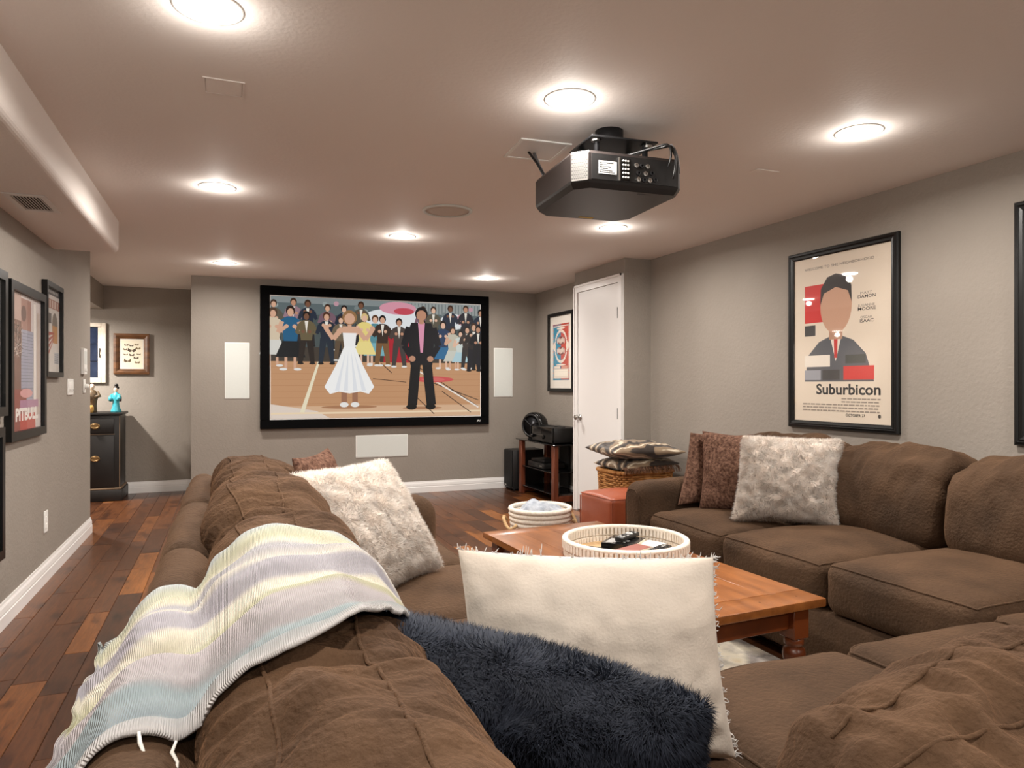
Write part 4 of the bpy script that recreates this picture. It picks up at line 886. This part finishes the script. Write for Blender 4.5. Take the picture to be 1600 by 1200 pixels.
# ================================================================== THROW BLANKET over the walkway-side back
bpy.context.view_layer.update()
trees = []
for o in [cA, c3] + [ch for ch in left.children if ch.name.startswith('back_frame')]:
    mw = o.matrix_world; trees.append(BVHTree.FromPolygons([mw @ v.co for v in o.data.vertices], [tuple(p.vertices) for p in o.data.polygons]))
def top_z(x, y):
    z = None
    for tr_ in trees:
        h = tr_.ray_cast(Vector((x, y, 1.5)), Vector((0, 0, -1)))
        if h[0] is not None: z = h[0].z if z is None else max(z, h[0].z)
    return z
prof = [(.375, .66), (.35, .76), (.28, .855), (.18, .91), (.06, .90), (-.03, .83), (-.10, .795), (-.165, .785), (-.192, .755), (-.2, .68), (-.202, .55), (-.203, .42)]
pl = [Vector((p[0], 0, p[1])) for p in prof]; cum = [0]
for a, b_ in zip(pl, pl[1:]): cum.append(cum[-1]+(b_-a).length)
def along(s):
    s *= cum[-1]
    for i in range(len(cum)-1):
        if s <= cum[i+1] or i == len(cum)-2:
            k = (s-cum[i])/(cum[i+1]-cum[i]); return pl[i].lerp(pl[i+1], k)
NU, NV = 110, 110; gx = np.zeros((NU, NV, 3)); sup = np.zeros((NU, NV))
def sm(a, b_, x_): t_ = max(0, min(1, (x_-a)/(b_-a))); return t_*t_*(3-2*t_)
for i in range(NU):
    u = i/(NU-1); p = along(u)
    yn = 1.30 - .36*sm(0, .42, u) - .05*sm(.5, .8, u) ; yf_ = 1.47 + .05*sm(0, .35, u) - .06*sm(.45, .75, u)
    for j in range(NV):
        v_ = j/(NV-1)
        y = yn+(yf_-yn)*v_ + .012*math.sin(u*9+v_*3)
        fold_ = .016*(1-abs(fbm((v_*5.5+u*1.2+3, u*1.6, 2.2), 2))*1.7) + .009*math.sin(v_*17+u*4.2)
        sup_z = top_z(p.x, y); z = p.z+.012
        if u < .72:
            z = max((sup_z if sup_z else 0)+.012, p.z-.05)
        x = p.x - (0 if u < .68 else .008+.6*max(0, fold_))
        gx[i, j] = (x, y, z+(max(0, fold_) if u < .72 else 0)); sup[i, j] = ((sup_z or 0)+.010) if u < .72 else -9
for _ in range(5):   # soften, staying above what it lies on
    g2 = gx.copy(); g2[1:-1, 1:-1] = (gx[:-2, 1:-1]+gx[2:, 1:-1]+gx[1:-1, :-2]+gx[1:-1, 2:]+gx[1:-1, 1:-1]*2)/6
    g2[..., 2] = np.maximum(g2[..., 2], sup); gx = g2
og = np.array((-.05, 1.2, .42))
o = mesh('throw_blanket', (gx-og).reshape(-1, 3).tolist(), grid_faces(NU, NV), 'throw_knit', None, tuple(og), smooth=True)
tag(o, 'fringed knit throw striped cream, lavender, yellow and teal over the sofa back', 'blanket')
uvl = o.data.uv_layers.new(name='UVMap'); lv = np.zeros(len(o.data.loops), int); o.data.loops.foreach_get('vertex_index', lv)
uvl.data.foreach_set('uv', np.stack([(lv//NV)/(NU-1), (lv % NV)/(NV-1)], 1).ravel())
md = o.modifiers.new('thickness', 'SOLIDIFY'); md.thickness = .006; md.offset = 1
for k, (i, j) in enumerate(((0, 20), (0, 60), (0, 95), (60, 0), (64, 0), (30, NV-1), (40, NV-1))):
    p = gx[i, j]-og; q = [p+np.array((.004*math.sin(s*2+k)+(.01*s if i == 0 else 0), (-.008*s if j == 0 else .006*s), -.009*s)) for s in range(6)]
    mesh('tassel', *tube([tuple(a) for a in q], [.0018, .0026, .002, .0024, .0018, .0006], 6), 'thread_white', o, smooth=True)
tv = []
for j in range(0, NV, 1):
    p = gx[0, j]-og
    for s in range(2): tv.append(tube([tuple(p), tuple(p+np.array((.008, random.gauss(0, .004), -.006))), tuple(p+np.array((.013, random.gauss(0, .006), -.016)))], [.0012, .001, .0006], 4))
ob = mesh('fringe', *join(*tv), 'thread_white', o); ob['kind'] = 'stuff'

# ================================================================== COFFEE TABLE, TRAY AND ITS CONTENTS
TZ = .45
ct = thing('coffee_table', 'honey-stained farmhouse coffee table with turned legs on the rug', 'coffee table', (1.578, 2.60, 0), R(2.4))
tw, tl = .34, .763
for k in range(4):
    x0 = -tw+k*tw/2; bbox('top_board', x0+.0004, x0+tw/2-.0004, -tl+.12, tl-.12, TZ-.03, TZ, 'table_wood', ct, .0012, 1)
for s_ in (-1, 1):
    a, b_ = sorted((s_*(tl-.1195), s_*tl)); bbox('end_board', -tw, tw, a, b_, TZ-.03, TZ, 'table_wood', ct, .004, 2)
    bbox('apron', -tw+.05, tw-.05, s_*(tl-.085)-.011, s_*(tl-.085)+.011, TZ-.12, TZ-.031, 'table_dark', ct, .002, 1)
    bbox('side_apron', s_*(tw-.06)-.011, s_*(tw-.06)+.011, -tl+.12, tl-.12, TZ-.12, TZ-.031, 'table_dark', ct, .002, 1)
lp = [(.018, 0), (.026, .012), (.03, .03), (.022, .045), (.018, .06), (.03, .085), (.036, .11), (.032, .14), (.022, .155), (.034, .168), (.034, .18), (.022, .19), (.037, .205), (.040, .225), (.037, .245), (.024, .255), (.034, .262), (.034, .28), (.03, .285)]
for sx in (-1, 1):
    for sy in (-1, 1):
        lg = mesh('leg', *lathe(lp, 24), 'table_dark', ct, (sx*(tw-.065), sy*(tl-.085), .012), smooth=True)
        bbox('leg_block', -.036, .036, -.036, .036, .286, TZ-.043, 'table_dark', lg, .003, 1)
for x_ in (-.25, -.08, .09, .26): mesh('peg', *lathe([(.004, TZ-.002), (.004, TZ+.0004)], 8), 'wicker_dark', ct, (x_, -tl+.06, 0))
rug = mesh('rug', *box(-.66, .66, -.98, .98, .0005, .011), 'rug_cream', None, (1.56, 2.46, 0)); tag(rug, 'worn grey and cream patterned area rug under the coffee table', 'rug')
m = MATS['rug_cream']; nt = m.node_tree
rmp = [n_ for n_ in nt.nodes if n_.type == 'VALTORGB'][0].color_ramp; rmp.elements[0].color = lin((222, 212, 192)); rmp.elements[1].color = lin((128, 120, 116)); rmp.elements[0].position = .42; rmp.elements[1].position = .58
e = rmp.elements.new(.66); e.color = lin((176, 168, 160)); e = rmp.elements.new(.3); e.color = lin((206, 184, 140))
tx, ty, tr_ = 1.625, 2.66, .275
t = thing('woven_tray', 'round shallow white rope tray on the coffee table', 'tray', (tx, ty, TZ+.0005)); t.scale = (1, 1, .78)
mesh('tray_base', *lathe([(.001, .002), (tr_-.02, .002), (tr_-.012, .006), (tr_-.02, .010), (.001, .009)], 64), 'rope_tan', t, smooth=True)
mesh('wall', *lathe([(tr_-.012, .004), (tr_-.004, .05), (tr_-.002, .085), (tr_-.010, .085), (tr_-.013, .05), (tr_-.021, .004)], 72), 'rope_tan', t, smooth=True)
rb = []
for k in range(84):
    a0 = 2*math.pi*k/84; da = 2*math.pi/84*.36
    for zz0, zz1, q in ((.046, .086, 1), (.004, .038, 1)):
        pts = []
        for a in (a0-da, a0+da):
            for rr_ in (tr_+.003, tr_-.024):
                for z in (zz0, zz1): pts.append(((rr_-(.0 if z > .045 else .006))*math.cos(a), (rr_-(.0 if z > .045 else .006))*math.sin(a), z))
        rb.append((pts, [(0, 1, 5, 4), (2, 6, 7, 3), (0, 2, 3, 1), (4, 5, 7, 6), (1, 3, 7, 5), (0, 4, 6, 2)]))
o = mesh('rope_loops', *join(*rb), 'rope_white', t); o['kind'] = 'stuff'
for z, rr_ in ((.090, .0135), (.042, .006), (.006, .006)):
    mesh('rope_ring' if z < .08 else 'rim', *tube([((tr_-.010)*math.cos(a), (tr_-.010)*math.sin(a), z) for a in [k*math.pi/36 for k in range(72)]], rr_, 10, True), 'rope_white', t, smooth=True)
z0 = TZ+.0125
def remote(label, x, y, rz, l_, w_, z, dial=False):
    t = thing('remote_control', label, 'remote', (x, y, z), R(rz)); bbox('body', -w_/2, w_/2, -l_/2, l_/2, 0, .02, 'black_plastic', t, .006)
    for i in range(3):
        for j in range(int(l_/.02)-1):
            if random.random() < .75: mesh('button', *box(-w_*.3+i*w_*.3-.004, -w_*.3+i*w_*.3+.004, -l_/2+.018+j*.02, -l_/2+.026+j*.02, .0195, .022), random.choice(['label_white', 'dark_metal', 'dark_metal']), t)
    if dial: mesh('button_ring', *tube([(.013*math.cos(a), .02+.013*math.sin(a), .021) for a in [k*math.pi/8 for k in range(16)]], .003, 6, True), 'label_white', t, smooth=True)
bk_ = thing('book', 'dark green book lying under the red one in the tray', 'book', (tx-.07, ty-.09, z0), R(-62)); bbox('cover', -.07, .07, -.11, .11, 0, .012, 'book_green', bk_, .001, 1); mesh('pages', *box(-.065, .0715, -.107, .107, .002, .010), 'paper', bk_)
bk_ = thing('book', 'slim brick-red book on top of the green one in the tray', 'book', (tx-.04, ty-.075, z0+.0125), R(-68)); bbox('cover', -.04, .04, -.13, .13, 0, .016, 'book_red', bk_, .001, 1); mesh('pages', *box(-.037, .0415, -.127, .127, .002, .014), 'paper', bk_)
bk_ = thing('book', 'black booklet with white print lying in the tray under a remote', 'book', (tx+.055, ty+.105, z0), R(-50)); bbox('cover', -.075, .075, -.09, .09, 0, .026, 'black_gloss', bk_, .001, 1); mesh('pages', *box(-.072, .0762, -.087, .087, .003, .023), 'paper', bk_)
Z_ = []
for k in range(7): Z_.append(box(-.06, -.06+random.uniform(.03, .1), -.07+k*.012, -.064+k*.012, .0262, .0266))
mesh('cover_print', *join(*Z_, ([(.02*math.cos(a), .045+.02*math.sin(a), .0266) for a in [k*.4488 for k in range(14)]], [tuple(range(14))])), 'label_white', bk_)
remote('slim black remote control with round pad resting on the black booklet', tx+.085, ty+.12, -58, .17, .045, z0+.0272, True)
remote('black remote control lying flat beside the black booklet', tx+.14, ty-.06, -60, .15, .05, z0)
tag(bbox('coaster', -.05, .05, -.05, .05, 0, .012, 'label_white', None, .003, 1, (tx+.175, ty+.055, z0), .4), 'white square coaster at the edge of the tray', 'coaster')
tag(bbox('magazine', -.05, .05, -.08, .08, 0, .006, 'black_gloss', None, .001, 1, (tx-.135, ty+.055, z0), -.9), 'thin dark magazine lying beside the books in the tray', 'magazine')

# ================================================================== POUF, BASKETS
t = thing('leather_pouf', 'square brick-red leather pouf beside the sofa arm', 'pouf', (2.55, 4.22, 0), R(4))
softbox('cushion', -.22, .22, -.2, .2, .0, .445, .03, 'leather', t, (.015, .015, .03), .003, 71, 24, 5)
for sx in (-1, 1):
    for sy in (-1, 1): mesh('seam', *tube([(sx*.217, sy*.197, z) for z in (.02, .2, .42)], .0035, 6), 'leather', t)
mesh('top_seam', *tube([(-.213, -.193, .435), (0, -.203, .44), (.213, -.193, .435), (.222, 0, .44), (.213, .193, .435), (0, .203, .44), (-.213, .193, .435), (-.222, 0, .44)], .0035, 6, True), 'leather', t)
t = thing('rope_basket', 'low white coiled rope basket with tan handles holding a blanket', 'basket', (2.14, 4.69, 0))
coil = []
for k in range(9):
    rr_ = .19+.03*(k/8); coil.append(tube([(rr_*math.cos(a), rr_*math.sin(a), .016+k*.034) for a in [j*math.pi/24 for j in range(48)]], .0185, 8, True))
for k, c_ in enumerate(coil): mesh('coil', *c_, 'rope_white', t, smooth=True)
mesh('basket_floor', *lathe([(.001, .003), (.19, .003), (.19, .02), (.001, .02)], 32), 'rope_white', t)
for s_ in (-1, 1): mesh('handle', *tube([(s_*(.225+.055*math.sin(q)), .09*math.cos(q), .2+.035*math.sin(q*2)) for q in [k*math.pi/12 for k in range(13)]], .012, 8), 'rope_tan', t, smooth=True)
o = softbox('folded_blanket', -.165, .165, -.16, .16, .03, .315, .1, 'blue_blanket', None, (0, 0, .02), .03, 81, 26, 9)
o.location = (2.14, 4.69, 0); tag(o, 'pale grey-blue plush blanket bundled in the white rope basket', 'blanket')
t = thing('wicker_hamper', 'tall brown woven wicker hamper beside the closet door', 'basket', (3.02, 4.80, 0))
hw, hd, hh = .25, .2, .52
mesh('liner', *lathe([(.001, .0), (1, 0), (1.1, hh-.02), (1.06, hh-.02), (.96, .02), (.001, .02)], 4, .33, .26), 'wicker_dark', t, rz=0)
t.children[0].rotation_euler = (0, 0, 0)
def rring(z, s_, off):
    pts = []
    for k in range(72):
        a = 2*math.pi*k/72; c_, q = math.cos(a), math.sin(a); e_ = .35
        x_ = math.copysign(abs(c_)**e_, c_)*hw*s_; y_ = math.copysign(abs(q)**e_, q)*hd*s_; wv_ = .007*(1 if (k//2+off) % 2 else -1)
        pts.append((x_+wv_*c_, y_+wv_*q, z))
    return pts
t.children[0].data.clear_geometry(); me_ = t.children[0].data
v, f = [], []
for z, s_ in ((.0, .9), (hh, 1.0)):
    v += [(math.copysign(abs(math.cos(a))**.35, math.cos(a))*(hw*s_-.012), math.copysign(abs(math.sin(a))**.35, math.sin(a))*(hd*s_-.012), z) for a in [2*math.pi*k/48 for k in range(48)]]
me_.from_pydata(v, [], [(k, (k+1) % 48, 48+(k+1) % 48, 48+k) for k in range(48)]+[tuple(range(48))])
rr_ = [tube(rring(.012+k*.0165, .9+.1*k/31, k), .0095, 6, True) for k in range(31)]
for g_ in rr_: mesh('woven_row', *g_, 'wicker', t, smooth=True)
mesh('rim', *tube(rring(hh, 1.02, 0), .016, 8, True), 'wicker', t, smooth=True)
def flat_pillow(name, label, c_, w_, d_, T, mat, seed, tilt=0, rz=0):
    c_ = Vector(c_); rx = Vector((math.cos(rz), math.sin(rz), tilt)); fy = Vector((-math.sin(rz), math.cos(rz), 0))
    q = [tuple(c_+rx*a*w_/2+fy*b_*d_/2) for a, b_ in ((-1, -1), (1, -1), (1, 1), (-1, 1))]
    return pillow(name, label, q, T, mat, seed, wr=.014, pinch=.06)
flat_pillow('swirl_pillow', 'fringed brown swirl-patterned pillow lying on the wicker hamper', (3.02, 4.78, .575), .5, .46, .13, 'swirl', 31, .03, .1)
flat_pillow('swirl_pillow', 'large brown swirl-patterned pillow topmost on the wicker hamper', (2.99, 4.76, .685), .62, .52, .15, 'swirl', 32, -.02, -.05)
ev = []
for k in range(160):
    a = random.random(); p = Vector((2.76+.5*a, 4.545+.02*random.random(), .575)); ev.append(tube([p, p+Vector((random.gauss(0, .01), -.02, -.02)), p+Vector((random.gauss(0, .014), -.03, -.05))], [.002, .0018, .001], 4))
par = [o_ for o_ in C.objects if o_.name == 'swirl_pillow'][0]
ev = [([tuple(Vector(q)-par.location) for q in v], f) for v, f in ev]
o = mesh('fringe', *join(*ev), 'wicker_dark', par); o['kind'] = 'stuff'
